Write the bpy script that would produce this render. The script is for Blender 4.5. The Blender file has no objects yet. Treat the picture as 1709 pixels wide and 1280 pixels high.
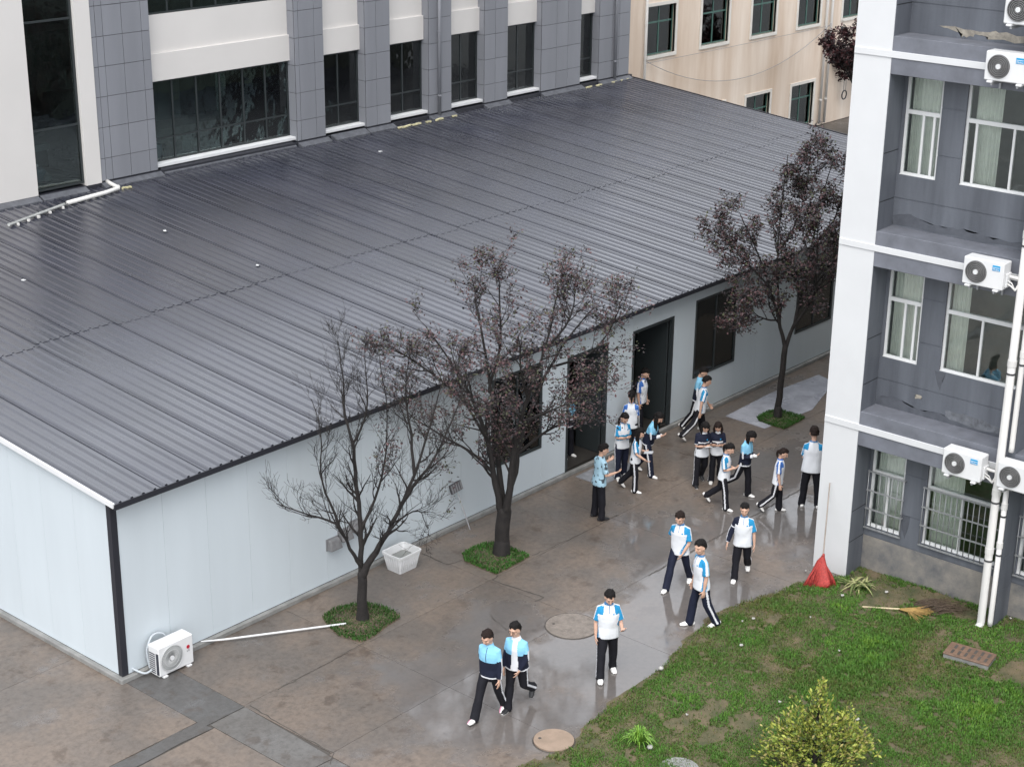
import bpy, bmesh, math, random
import numpy as np
from mathutils import Vector, Matrix, Euler, noise
R = math.radians
S = bpy.context.scene
COL = S.collection
rng = random.Random(7)

# ------------------------------------------------------------------ camera
cd = bpy.data.cameras.new('camera'); cam = bpy.data.objects.new('camera', cd); COL.objects.link(cam)
cd.sensor_width = 36.0; cd.lens = 59.095; cd.clip_start = 0.5; cd.clip_end = 600
r0 = Vector((0.65519149, -0.75537988, 0.01119631)); u0 = Vector((0.25464246, 0.2347731, 0.93810384)); b0 = Vector((-0.71125335, -0.61178659, 0.34617313))
cam.matrix_world = Matrix(((r0.x, u0.x, b0.x, -15.49976), (r0.y, u0.y, b0.y, -22.435425), (r0.z, u0.z, b0.z, 15.5), (0, 0, 0, 1)))
S.camera = cam
# ------------------------------------------------------------------ sky, sun, exposure
SUN_EL, SUN_AZ = 56.0, 236.0            # azimuth clockwise from +Y: the sun stands to the left of the picture
w = bpy.data.worlds.new('World'); S.world = w; w.use_nodes = True
nt = w.node_tree; bg = nt.nodes['Background']
sky = nt.nodes.new('ShaderNodeTexSky'); sky.sky_type = 'NISHITA'; sky.sun_disc = False
sky.sun_elevation = R(SUN_EL); sky.sun_rotation = R(SUN_AZ)
sky.air_density = 1.0; sky.dust_density = 4.0; sky.ozone_density = 1.0; sky.altitude = 50
hs = nt.nodes.new('ShaderNodeHueSaturation'); hs.inputs['Saturation'].default_value = 0.38
nt.links.new(sky.outputs[0], hs.inputs['Color']); cl = nt.nodes.new('ShaderNodeMix'); cl.data_type = 'RGBA'; cl.inputs[0].default_value = 0.62; cl.inputs[7].default_value = (5.6, 5.8, 6.1, 1)   # even cloud cover
nt.links.new(hs.outputs[0], cl.inputs[6]); nt.links.new(cl.outputs[2], bg.inputs['Color'])
bg.inputs['Strength'].default_value = 0.15
sd = bpy.data.lights.new('sun', 'SUN'); sd.energy = 0.7; sd.angle = R(40); sd.color = (1.0, 0.965, 0.92)
so = bpy.data.objects.new('sun', sd); COL.objects.link(so)
az = R(SUN_AZ); el = R(SUN_EL)
to_sun = Vector((math.sin(az) * math.cos(el), math.cos(az) * math.cos(el), math.sin(el)))
so.rotation_euler = to_sun.to_track_quat('Z', 'Y').to_euler(); so.location = to_sun * 60
vs = S.view_settings; vs.view_transform = 'Standard'; vs.look = 'None'; vs.gamma = 1.0; vs.exposure = 1.2; vs.use_curve_mapping = False
S.cycles.max_bounces = 7; S.cycles.transparent_max_bounces = 16; S.cycles.glossy_bounces = 3; S.cycles.diffuse_bounces = 3

# ------------------------------------------------------------------ materials
MATS = {}
def mat(name, col, rough=0.6, spec=0.5, metal=0.0, var=0.0, scale=3.0, bump=0.0, bscale=40.0, rnd=0.0, rvar=0.0, col2=None, streak=False, coat=0.0, alpha=None):
    """principled material; noise in world position mixes col -> col2 (or a darker col), optional per-object variation"""
    if name in MATS: return MATS[name]
    m = bpy.data.materials.new(name); m.use_nodes = True; MATS[name] = m
    n = m.node_tree.nodes; l = m.node_tree.links; p = n['Principled BSDF']
    p.inputs['Base Color'].default_value = (*col, 1); p.inputs['Roughness'].default_value = rough
    p.inputs['Specular IOR Level'].default_value = spec; p.inputs['Metallic'].default_value = metal
    if coat: p.inputs['Coat Weight'].default_value = coat; p.inputs['Coat Roughness'].default_value = 0.24
    out = None
    if var or col2 or bump or rvar:
        g = n.new('ShaderNodeNewGeometry'); vec = g.outputs['Position']
        if streak:
            mp = n.new('ShaderNodeMapping'); mp.inputs['Scale'].default_value = (1, 1, 0.12); l.new(vec, mp.inputs[0]); vec = mp.outputs[0]
    if var or col2:
        t = n.new('ShaderNodeTexNoise'); t.inputs['Scale'].default_value = scale; t.inputs['Detail'].default_value = 7; t.inputs['Roughness'].default_value = 0.62
        l.new(vec, t.inputs['Vector'])
        cr = n.new('ShaderNodeValToRGB'); cr.color_ramp.elements[0].position = 0.34; cr.color_ramp.elements[1].position = 0.68
        c2 = col2 if col2 else tuple(c * (1 - var) for c in col)
        cr.color_ramp.elements[0].color = (*c2, 1); cr.color_ramp.elements[1].color = (*col, 1)
        l.new(t.outputs['Fac'], cr.inputs['Fac']); out = cr.outputs['Color']
    if rnd:
        oi = n.new('ShaderNodeObjectInfo'); mr = n.new('ShaderNodeMapRange'); mr.inputs['To Min'].default_value = 1 - rnd; mr.inputs['To Max'].default_value = 1 + rnd
        l.new(oi.outputs['Random'], mr.inputs['Value'])
        h = n.new('ShaderNodeHueSaturation'); h.inputs['Color'].default_value = (*col, 1)
        if out: l.new(out, h.inputs['Color'])
        l.new(mr.outputs[0], h.inputs['Value']); out = h.outputs[0]
    if out: l.new(out, p.inputs['Base Color'])
    if rvar:
        t2 = n.new('ShaderNodeTexNoise'); t2.inputs['Scale'].default_value = scale * 0.6; t2.inputs['Detail'].default_value = 5; l.new(g.outputs['Position'], t2.inputs['Vector'])
        mr2 = n.new('ShaderNodeMapRange'); mr2.inputs['From Min'].default_value = 0.35; mr2.inputs['From Max'].default_value = 0.65
        mr2.inputs['To Min'].default_value = max(0.03, rough - rvar); mr2.inputs['To Max'].default_value = min(1, rough + rvar)
        l.new(t2.outputs['Fac'], mr2.inputs['Value']); l.new(mr2.outputs[0], p.inputs['Roughness'])
    if bump:
        t3 = n.new('ShaderNodeTexNoise'); t3.inputs['Scale'].default_value = bscale; t3.inputs['Detail'].default_value = 4; l.new(g.outputs['Position'], t3.inputs['Vector'])
        b = n.new('ShaderNodeBump'); b.inputs['Strength'].default_value = bump; b.inputs['Distance'].default_value = 0.02
        l.new(t3.outputs['Fac'], b.inputs['Height']); l.new(b.outputs[0], p.inputs['Normal'])
    return m

def glass(name, tint, wave=0.0, base=0.06):
    if name in MATS: return MATS[name]
    m = bpy.data.materials.new(name); m.use_nodes = True; MATS[name] = m
    n = m.node_tree.nodes; l = m.node_tree.links; n.remove(n['Principled BSDF'])
    tr = n.new('ShaderNodeBsdfTransparent'); tr.inputs[0].default_value = (*tint, 1)
    gl = n.new('ShaderNodeBsdfGlossy'); gl.inputs['Roughness'].default_value = 0.02; gl.inputs[0].default_value = (0.9, 0.95, 0.95, 1)
    fr = n.new('ShaderNodeFresnel'); fr.inputs[0].default_value = 1.52
    ad = n.new('ShaderNodeMath'); ad.operation = 'MULTIPLY_ADD'; ad.inputs[1].default_value = 1.3; ad.inputs[2].default_value = base * 0.4; l.new(fr.outputs[0], ad.inputs[0])
    mx = n.new('ShaderNodeMixShader'); l.new(ad.outputs[0], mx.inputs[0]); l.new(tr.outputs[0], mx.inputs[1]); l.new(gl.outputs[0], mx.inputs[2])
    if wave:
        g = n.new('ShaderNodeNewGeometry'); t = n.new('ShaderNodeTexNoise'); t.inputs['Scale'].default_value = 1.3; t.inputs['Detail'].default_value = 3; l.new(g.outputs['Position'], t.inputs['Vector'])
        b = n.new('ShaderNodeBump'); b.inputs['Strength'].default_value = wave; b.inputs['Distance'].default_value = 0.05; l.new(t.outputs['Fac'], b.inputs['Height'])
        l.new(b.outputs[0], gl.inputs['Normal']); l.new(b.outputs[0], fr.inputs['Normal'])
    l.new(mx.outputs[0], n['Material Output'].inputs[0])
    return m

# ------------------------------------------------------------------ mesh helpers
class MB:
    """collects shapes in a bmesh and links them as ONE object"""
    def __init__(s): s.bm = bmesh.new()
    def box(s, x0, x1, y0, y1, z0, z1, mi=0, bev=0.0):
        x0, x1 = min(x0, x1), max(x0, x1); y0, y1 = min(y0, y1), max(y0, y1); z0, z1 = min(z0, z1), max(z0, z1)
        v = [s.bm.verts.new(c) for c in ((x0,y0,z0),(x1,y0,z0),(x1,y1,z0),(x0,y1,z0),(x0,y0,z1),(x1,y0,z1),(x1,y1,z1),(x0,y1,z1))]
        fs = [s.bm.faces.new([v[i] for i in q]) for q in ((3,2,1,0),(4,5,6,7),(0,1,5,4),(1,2,6,5),(2,3,7,6),(3,0,4,7))]
        for f in fs: f.material_index = mi
        if bev > 0:
            r = bmesh.ops.bevel(s.bm, geom=list({e for f in fs for e in f.edges}), offset=bev, segments=1, affect='EDGES', profile=0.5)
            for f in r['faces']: f.material_index = mi
        return s
    def obox(s, c, half, rot, mi=0):
        """oriented box: centre, half sizes, Matrix/Euler"""
        M = rot.to_matrix() if isinstance(rot, Euler) else rot
        v = [s.bm.verts.new(Vector(c) + M @ Vector((sx*half[0], sy*half[1], sz*half[2]))) for sz in (-1,1) for sx, sy in ((-1,-1),(1,-1),(1,1),(-1,1))]
        for q in ((3,2,1,0),(4,5,6,7),(0,1,5,4),(1,2,6,5),(2,3,7,6),(3,0,4,7)):
            s.bm.faces.new([v[i] for i in q]).material_index = mi
        return s
    def tube(s, pts, radii, n=8, mi=0, ref=None, dome=True, sq=1.0, smooth=True):
        """loft of elliptical rings; radii numbers or (a,b); a lies along ref x tangent"""
        pts = [Vector(p) for p in pts]; rr = [(r, r) if not isinstance(r, (tuple, list)) else r for r in radii]
        rings = []; N = len(pts); side_prev = None
        def frame(i):
            t = (pts[min(i+1, N-1)] - pts[max(i-1, 0)])
            t = t.normalized() if t.length > 1e-9 else Vector((0,0,1))
            return t
        seq = []
        for i in range(N):
            seq.append((pts[i], rr[i], frame(i)))
        if dome:
            t = frame(0); a, b = rr[0]; d = min(a, b)
            seq = [(pts[0] - t*d*0.85, (a*0.5, b*0.5), t), (pts[0] - t*d*0.5, (a*0.86, b*0.86), t)] + seq
            t = frame(N-1); a, b = rr[-1]; d = min(a, b)
            seq += [(pts[-1] + t*d*0.5, (a*0.86, b*0.86), t), (pts[-1] + t*d*0.85, (a*0.5, b*0.5), t)]
        for p, (a, b), t in seq:
            if ref is not None: x = Vector(ref).cross(t)
            elif side_prev is not None: x = side_prev - t * side_prev.dot(t)
            else: x = Vector((0,0,1)).cross(t) if abs(t.z) < 0.9 else Vector((0,1,0)).cross(t)
            if x.length < 1e-6: x = Vector((1,0,0)).cross(t)
            x.normalize(); y = t.cross(x); side_prev = x
            ring = []
            for k in range(n):
                an = 2*math.pi*k/n; c, q = math.cos(an), math.sin(an)
                if sq != 1.0: c = math.copysign(abs(c)**sq, c); q = math.copysign(abs(q)**sq, q)
                ring.append(s.bm.verts.new(p + x*(a*c) + y*(b*q)))
            rings.append(ring)
        fs = []
        for A, B in zip(rings[:-1], rings[1:]):
            for k in range(n): fs.append(s.bm.faces.new((A[k], A[(k+1)%n], B[(k+1)%n], B[k])))
        fs.append(s.bm.faces.new(rings[0][::-1])); fs.append(s.bm.faces.new(rings[-1]))
        for f in fs: f.material_index = mi; f.smooth = smooth
        return s
    def ball(s, c, r, rot=None, sub=2, mi=0):
        M = Matrix.Translation(Vector(c)) @ ((rot.to_matrix() if isinstance(rot, Euler) else rot).to_4x4() if rot is not None else Matrix.Identity(4)) @ Matrix.Diagonal((r[0], r[1], r[2], 1))
        q = bmesh.ops.create_icosphere(s.bm, subdivisions=sub, radius=1.0, matrix=M)
        for v in q['verts']:
            for f in v.link_faces: f.material_index = mi; f.smooth = True
        return s
    def cyl(s, c, axis, r, h, n=20, mi=0, r2=None):
        a = Vector(axis).normalized(); c = Vector(c)
        return s.tube([c - a*h/2, c + a*h/2], [r, r if r2 is None else r2], n, mi, dome=False, smooth=False)
    def torus(s, c, axis, R_, r, n=28, m=6, mi=0):
        a = Vector(axis).normalized(); x = a.orthogonal().normalized(); y = a.cross(x); c = Vector(c); rings = []
        for i in range(n):
            t = 2*math.pi*i/n; d = x*math.cos(t) + y*math.sin(t)
            rings.append([s.bm.verts.new(c + d*(R_ + r*math.cos(2*math.pi*k/m)) + a*(r*math.sin(2*math.pi*k/m))) for k in range(m)])
        for i in range(n):
            A, B = rings[i], rings[(i+1)%n]
            for k in range(m):
                f = s.bm.faces.new((A[k], A[(k+1)%m], B[(k+1)%m], B[k])); f.material_index = mi; f.smooth = True
        return s
    def prism(s, poly, z0, z1, mi=0):
        b = [s.bm.verts.new((x, y, z0)) for x, y in poly]; t = [s.bm.verts.new((x, y, z1)) for x, y in poly]; n = len(poly)
        s.bm.faces.new(b[::-1]).material_index = mi; s.bm.faces.new(t).material_index = mi
        for i in range(n): s.bm.faces.new((b[i], b[(i+1)%n], t[(i+1)%n], t[i])).material_index = mi
        return s
    def quad(s, *vs, mi=0):
        f = s.bm.faces.new([s.bm.verts.new(v) for v in vs]); f.material_index = mi; return s
    def mesh(s, name, mats):
        bmesh.ops.recalc_face_normals(s.bm, faces=s.bm.faces[:])
        me = bpy.data.meshes.new(name); s.bm.to_mesh(me); s.bm.free()
        for m in (mats if isinstance(mats, (list, tuple)) else [mats]): me.materials.append(m)
        return me
    def build(s, name, mats, parent=None, loc=None, label=None):
        return link(name, s.mesh(name, mats), parent, loc, label)
def link(name, me, parent=None, loc=None, label=None, rot=None):
    o = bpy.data.objects.new(name, me); COL.objects.link(o)
    if parent is not None: o.parent = parent
    if loc is not None: o.location = loc
    if rot is not None: o.rotation_euler = rot
    if label: o['label'] = label
    return o
def tag(o, label=None, cat=None, group=None, kind=None):
    if label: o['label'] = label
    if cat: o['category'] = cat
    if group: o['group'] = group
    if kind: o['kind'] = kind
    return o
def thing(name, label, cat, loc=(0,0,0), rz=0.0, group=None):
    o = bpy.data.objects.new(name, None); COL.objects.link(o); o.location = loc; o.rotation_euler = (0, 0, rz); o.empty_display_size = 0.2
    return tag(o, label, cat, group)
def copy_tree(o, parent=None):
    c = o.copy(); COL.objects.link(c)
    if parent is not None: c.parent = parent
    for ch in o.children: copy_tree(ch, c)
    return c
def text_mesh(body, size, name, m, parent, loc, rot, ext=0.002):
    cu = bpy.data.curves.new(name, 'FONT'); cu.body = body; cu.size = size; cu.extrude = ext; cu.align_x = 'CENTER'; cu.align_y = 'CENTER'; cu.resolution_u = 2
    t = bpy.data.objects.new(name, cu); COL.objects.link(t)
    me = bpy.data.meshes.new_from_object(t); bpy.data.objects.remove(t); bpy.data.curves.remove(cu)
    me.materials.clear(); me.materials.append(m)
    return link(name, me, parent, loc, None, rot)

# ------------------------------------------------------------------ palette
def ground_material(name, brown, grey, rnd):
    """wet concrete: brown/grey mottling, mud stains, water film whose cover decides the gloss and a painted pale sheen"""
    m = bpy.data.materials.new(name); m.use_nodes = True
    n = m.node_tree.nodes; l = m.node_tree.links; p = n['Principled BSDF']
    g = n.new('ShaderNodeNewGeometry'); pos = g.outputs['Position']
    def noise_(scale, det=6, rough=0.6, off=(0,0,0)):
        mp = n.new('ShaderNodeMapping'); mp.inputs['Location'].default_value = off; l.new(pos, mp.inputs[0])
        t = n.new('ShaderNodeTexNoise'); t.inputs['Scale'].default_value = scale; t.inputs['Detail'].default_value = det; t.inputs['Roughness'].default_value = rough; l.new(mp.outputs[0], t.inputs['Vector']); return t.outputs['Fac']
    def rng_(v, a, b, c=0.0, d=1.0):
        r = n.new('ShaderNodeMapRange'); r.interpolation_type = 'SMOOTHSTEP'; r.inputs['From Min'].default_value = a; r.inputs['From Max'].default_value = b; r.inputs['To Min'].default_value = c; r.inputs['To Max'].default_value = d; l.new(v, r.inputs['Value']); return r.outputs[0]
    def math_(op, a, b):
        q = n.new('ShaderNodeMath'); q.operation = op
        for i, v in enumerate((a, b)):
            if isinstance(v, (int, float)): q.inputs[i].default_value = v
            else: l.new(v, q.inputs[i])
        return q.outputs[0]
    def mix_(f, a, b, typ='MIX'):
        x = n.new('ShaderNodeMix'); x.data_type = 'RGBA'; x.blend_type = typ
        if isinstance(f, (int, float)): x.inputs[0].default_value = f
        else: l.new(f, x.inputs[0])
        for i, c in ((6, a), (7, b)):
            if isinstance(c, tuple): x.inputs[i].default_value = (*c, 1)
            else: l.new(c, x.inputs[i])
        return x.outputs[2]
    c = mix_(rng_(noise_(0.55), 0.38, 0.62), brown, grey)
    c = mix_(rng_(noise_(1.7, 8, 0.7, (3, 1, 0)), 0.55, 0.64, 0, 0.5), c, (0.065, 0.043, 0.030))      # mud stains
    c = mix_(rng_(noise_(9.0, 8, 0.75, (7, 2, 0)), 0.35, 0.75, 0, 0.5), c, (0.03, 0.026, 0.023))        # fine dark speckle
    c = mix_(rng_(noise_(35.0, 4, 0.7), 0.55, 0.8, 0, 0.28), c, (0.20, 0.18, 0.16))                      # pale grit
    if rnd:
        oi = n.new('ShaderNodeObjectInfo'); h = n.new('ShaderNodeHueSaturation'); l.new(c, h.inputs['Color']); l.new(rng_(oi.outputs['Random'], 0, 1, 1 - rnd, 1 + rnd), h.inputs['Value']); c = h.outputs[0]
    # water film: pools where people walk plus thin film everywhere
    sep = n.new('ShaderNodeSeparateXYZ'); l.new(pos, sep.inputs[0])
    pool = None
    for (px, py, pr) in ((3.9, -5.3, 2.1), (6.3, -5.9, 2.0), (9.4, -5.7, 1.7), (13.6, -5.0, 1.9), (11.5, -4.0, 1.6), (6.0, -3.9, 1.2), (16.2, -3.4, 1.5)):
        v = n.new('ShaderNodeVectorMath'); v.operation = 'DISTANCE'; l.new(pos, v.inputs[0]); v.inputs[1].default_value = (px, py, 0)
        k = rng_(v.outputs['Value'], pr * 0.1, pr * 1.45, 1, 0)
        pool = k if pool is None else math_('MAXIMUM', pool, k)
    film = math_('ADD', math_('MULTIPLY', pool, 0.42), math_('MULTIPLY', noise_(0.75, 8, 0.66, (1, 9, 0)), 1.05))
    wet = rng_(film, 0.56, 0.80)
    c = mix_(math_('MULTIPLY', wet, 0.6), c, (0.13, 0.125, 0.125))  # sky sheen of the film painted into the base colour as pale grey
    l.new(c, p.inputs['Base Color'])
    ro = math_('ADD', rng_(wet, 0, 1, 0.34, 0.05), math_('MULTIPLY', rng_(noise_(5.0, 6, 0.7), 0.4, 0.7), 0.10))
    l.new(ro, p.inputs['Roughness']); l.new(rng_(wet, 0, 1, 0.5, 1.0), p.inputs['Specular IOR Level'])
    b = n.new('ShaderNodeBump'); l.new(rng_(wet, 0, 1, 0.28, 0.02), b.inputs['Strength']); b.inputs['Distance'].default_value = 0.01
    l.new(noise_(22, 6, 0.7), b.inputs['Height']); l.new(b.outputs[0], p.inputs['Normal'])
    return m
M_slab = ground_material('wet_concrete', (0.176, 0.140, 0.113), (0.130, 0.112, 0.098), 0.06)
M_lane = ground_material('wet_grey_concrete', (0.085, 0.08, 0.076), (0.10, 0.098, 0.096), 0.06)
M_base = mat('joint_dirt', (0.075, 0.066, 0.058), 0.7, var=0.3)
M_kerb = mat('kerb_concrete', (0.26, 0.26, 0.25), 0.5, var=0.35, scale=4, bump=0.3)
M_panel = mat('sandwich_panel', (0.525, 0.58, 0.615), 0.42, var=0.06, scale=1.1, rnd=0.015, streak=True, rvar=.1)
M_dark = mat('dark_trim', (0.018, 0.019, 0.026), 0.4)
M_white = mat('white_trim', (0.66, 0.67, 0.68), 0.45, var=0.08)
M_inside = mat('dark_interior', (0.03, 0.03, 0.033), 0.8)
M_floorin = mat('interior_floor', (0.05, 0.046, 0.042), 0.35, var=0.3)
M_roof = mat('roof_sheet', (0.026, 0.028, 0.043), 0.33, 1.0, var=0.30, scale=0.6, rnd=0.12, rvar=0.08, coat=0.9)
M_roofend = mat('roof_sheet_end', (0.02, 0.021, 0.028), 0.5)
M_tile = mat('cladding_tile', (0.215, 0.223, 0.247), 0.42, var=0.14, scale=1.3, rnd=0.05, streak=True)
M_tilejoint = mat('cladding_joint', (0.03, 0.032, 0.04), 0.7)
M_cream = mat('cream_render', (0.60, 0.58, 0.56), 0.6, var=0.05, scale=0.6)
M_frame = mat('dark_frame', (0.03, 0.036, 0.038), 0.35)
M_glass = glass('window_glass', (0.60, 0.68, 0.66), 0.16)
M_glass2 = glass('pale_glass', (0.93, 0.955, 0.935), 0.05)
M_room = mat('dim_room', (0.13, 0.14, 0.125), 0.8, var=0.5, scale=1.2)
M_void = mat('unlit_room', (0.045, 0.05, 0.055), 0.7, var=0.4, scale=1.5)
M_dorm = mat('blue_grey_render', (0.125, 0.137, 0.160), 0.62, col2=(0.070, 0.077, 0.092), scale=2.0, bump=0.2, bscale=30, streak=True)
M_dormlow = mat('damp_base_render', (0.30, 0.275, 0.235), 0.75, col2=(0.095, 0.10, 0.11), scale=1.3, bump=0.4, bscale=25)
M_dormbeam = mat('beam_render', (0.165, 0.175, 0.205), 0.6, col2=(0.115, 0.122, 0.142), scale=2.2)
M_pillar = mat('white_render', (0.60, 0.61, 0.62), 0.6, var=0.05, scale=1.0)
M_groove = mat('groove', (0.025, 0.027, 0.032), 0.8)
M_bare = mat('bare_plaster', (0.34, 0.31, 0.26), 0.8, col2=(0.18, 0.165, 0.14), scale=7, bump=0.5)
M_upvc = mat('white_plastic', (0.66, 0.67, 0.67), 0.3, var=0.06)
M_pipe = mat('pvc_pipe', (0.66, 0.65, 0.63), 0.35, var=0.12, scale=2, streak=True)
M_band = mat('pipe_band', (0.05, 0.05, 0.055), 0.5)
M_curtain = mat('curtain_cloth', (0.74, 0.75, 0.70), 0.8, var=0.12, scale=6)
M_metal = mat('galvanised_bar', (0.34, 0.35, 0.36), 0.4, metal=0.4)
M_acw = mat('ac_casing', (0.66, 0.665, 0.67), 0.35, var=0.05, scale=4)
M_acgrille = mat('ac_grille', (0.035, 0.035, 0.036), 0.5)
M_acfan = mat('ac_fan', (0.17, 0.17, 0.17), 0.45)
M_acfin = mat('ac_fins', (0.03, 0.032, 0.045), 0.5)
M_blue = mat('badge_blue', (0.0, 0.27, 0.55), 0.35)
M_red = mat('badge_red', (0.42, 0.01, 0.03), 0.4)
M_greytext = mat('badge_grey', (0.22, 0.22, 0.23), 0.5)
M_bark = mat('dark_bark', (0.021, 0.017, 0.0155), 0.8, col2=(0.009, 0.0075, 0.0075), scale=9, bump=0.8, bscale=60)
M_soil = mat('soil', (0.15, 0.11, 0.075), 0.9, col2=(0.07, 0.055, 0.04), scale=5, bump=0.7, bscale=40)

# ================================================================== GROUND
MB().box(-60, 120, -60, 80, -0.6, -0.022).build('ground', ground_material('yard_concrete', (0.07, 0.062, 0.055), (0.05, 0.048, 0.045), 0))
bpy.data.objects['ground']['kind'] = 'structure'
pav = MB().box(-11, 44, -12.5, 5.0, -0.02, -0.012).build('pavement', M_base); tag(pav, kind='structure')
def slab(poly, m=M_slab, z=0.0):
    cx = sum(p[0] for p in poly)/len(poly); cy = sum(p[1] for p in poly)/len(poly)
    mb = MB(); mb.prism([(x-cx, y-cy) for x, y in poly], -0.011, z)
    mb.build('concrete_slab', m, pav, (cx, cy, 0))
def rect(x0, x1, y0, y1, g=0.0035): return [(x0+g, y0+g), (x1-g, y0+g), (x1-g, y1-g), (x0+g, y1-g)]
slab(rect(0.0, 0.88, -2.27, -0.1), M_lane)
M_lane2 = ground_material('pale_wet_concrete', (0.112, 0.104, 0.096), (0.135, 0.13, 0.124), 0.06)
slab([(0.10, -2.29), (0.88, -2.29), (0.80, -4.6), (0.10, -4.55)], M_lane2); slab([(0.10, -4.57), (0.80, -4.62), (0.75, -9.0), (0.1, -9.0)], M_lane2)
xs = [0.88, 3.75, 7.35, 11.4, 15.45, 19.5, 23.5, 27.5, 31.5, 36, 44]
for a, b in zip(xs[:-1], xs[1:]):
    slab(rect(a, b, -2.24, -0.1)); slab(rect(a, b, -4.48, -2.24))
for a, b in zip([0.81, 3.75, 7.35, 11.4, 15.45], [3.75, 7.35, 11.4, 15.45, 20]): slab(rect(a, b, -9.0, -4.48))
for a, b in zip([-3.4, -7, -11], [0.0, -3.4, -7]):
    slab(rect(a, b, 1.33, 5.0)); slab(rect(a, b, -2.02 if a < -4 else -2.06, 1.33))
    slab(rect(a, b if b < 0 else 0.09, -9, -2.42))
tr = [(0.0, -2.08), (-0.5, -2.06), (-1.1, -2.09), (-1.9, -2.07), (-3.4, -2.1), (-8, -2.08), (-8, -2.38), (-3.4, -2.41), (-2.0, -2.36), (-1.4, -2.4), (-0.6, -2.37), (0.06, -2.41)]
slab(tr, M_lane, 0.003)
kb = MB().box(-0.10, 33.5, -0.10, -0.0, -0.01, 0.09, bev=0.012).box(-0.10, -0.0, 0.0, 14.1, -0.01, 0.09, bev=0.012).build('kerb', M_kerb); tag(kb, kind='structure')
# cracks in the concrete: thin dark filled lines that follow the joints seen in the picture
def crack(pts, wd=0.02):
    mb = MB(); q = []
    for (x0, y0), (x1, y1) in zip(pts[:-1], pts[1:]):
        n_ = max(2, int(math.hypot(x1-x0, y1-y0)/0.12))
        for k in range(n_): t = k/n_; q.append(Vector((x0+(x1-x0)*t + rng.uniform(-.02, .02), y0+(y1-y0)*t + rng.uniform(-.02, .02), 0)))
    q.append(Vector((*pts[-1], 0))); L = []; Rr = []
    for i, p in enumerate(q):
        t = (q[min(i+1, len(q)-1)] - q[max(i-1, 0)]).normalized(); nn = Vector((-t.y, t.x, 0)); h = wd*rng.uniform(0.25, 0.7)
        L.append(p + nn*h); Rr.append(p - nn*h)
    for i in range(len(q)-1):
        mb.quad(L[i] + Vector((0,0,.004)), Rr[i] + Vector((0,0,.004)), Rr[i+1] + Vector((0,0,.004)), L[i+1] + Vector((0,0,.004)))
    mb.build('crack', M_base, pav)
crack([(7.33, -0.35), (7.32, -1.14), (7.67, -1.2)], 0.03); crack([(7.66, -2.2), (7.41, -2.28), (7.53, -3.55), (7.28, -3.5)], 0.03)
crack([(6.28, -3.23), (6.15, -3.5), (6.04, -3.85)], 0.025); crack([(3.87, -2.2), (3.1, -2.24), (1.64, -2.28)], 0.02); crack([(9.7, -4.5), (11.8, -4.5), (14.2, -4.47), (15.6, -4.49)], 0.03)
crack([(8.8, -2.15), (10.2, -2.24), (11.6, -2.23)], 0.016); crack([(0.95, -2.3), (0.9, -4.5), (0.64, -4.7)], 0.02)
# ---- lawn
edge = [(2.05, -7.35), (2.6, -7.05), (3.15, -7.2), (3.75, -7.38), (4.37, -7.1), (5.1, -7.0), (5.85, -6.95), (6.5, -6.9), (7.06, -6.86), (7.6, -6.72), (8.1, -6.65), (8.8, -6.52), (9.38, -6.46), (10.1, -6.58), (10.85, -6.78), (11.6, -7.0), (12.2, -7.35), (12.34, -7.5)]
LAWN = edge + [(12.34, -7.52), (12.92, -7.52), (12.92, -10.66), (12.34, -10.66), (12.34, -10.75), (12.92, -10.75), (12.92, -19.0), (2.05, -19.0)]
def inside(x, y, poly=LAWN):
    c = False; n_ = len(poly); j = n_-1
    for i in range(n_):
        xi, yi = poly[i]; xj, yj = poly[j]
        if (yi > y) != (yj > y) and x < (xj-xi)*(y-yi)/(yj-yi)+xi: c = not c
        j = i
    return c
def edge_dist(x, y):
    d = 9
    for (x0, y0), (x1, y1) in zip(edge[:-1], edge[1:]):
        t = max(0, min(1, ((x-x0)*(x1-x0)+(y-y0)*(y1-y0))/((x1-x0)**2+(y1-y0)**2))); d = min(d, math.hypot(x-x0-t*(x1-x0), y-y0-t*(y1-y0)))
    return d
def lawn_z(x, y):
    return 0.012 + min(0.05, edge_dist(x, y)*0.08) + 0.035*noise.noise(Vector((x*0.7, y*0.7, 3))) + 0.012*noise.noise(Vector((x*3, y*3, 1)))
DIRT = [(6.1, -8.5, 0.55, 0.22), (5.5, -8.3, 0.4, 0.2), (6.25, -9.1, 0.3, 0.25), (5.5, -8.95, 0.4, 0.2), (12.0, -8.7, 0.75, 0.5), (10.9, -11.9, 0.5, 0.4), (9.6, -7.5, 0.35, 0.14), (3.0, -7.55, 0.3, 0.2), (4.0, -7.55, 0.4, 0.12), (12.5, -9.4, 0.45, 1.3), (12.3, -7.9, 0.6, 0.3)]
def bare(x, y):
    k = 0
    for cx, cy, rx, ry in DIRT:
        k = max(k, 1.25 - math.hypot((x-cx)/rx, (y-cy)/ry))
    return k + 0.75*noise.noise(Vector((x*3.1, y*3.1, 8))) + 0.55*noise.noise(Vector((x*8.5, y*8.5, 2)))
mb = MB()
gx = np.arange(2.0, 13.0, 0.16); gy = np.arange(-19.0, -6.3, 0.16); vm = {}
for i, x in enumerate(gx):
    for j, y in enumerate(gy):
        if inside(x, y) or any(inside(x+a, y+b) for a in (-.16, .16) for b in (-.16, .16)):
            e = edge_dist(x, y) if inside(x, y) else -0.05
            vm[i, j] = mb.bm.verts.new((x, y, lawn_z(x, y) if e >= 0 else -0.01))
for (i, j), v in vm.items():
    if (i+1, j) in vm and (i, j+1) in vm and (i+1, j+1) in vm: mb.bm.faces.new((v, vm[i+1, j], vm[i+1, j+1], vm[i, j+1])).smooth = True
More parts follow.
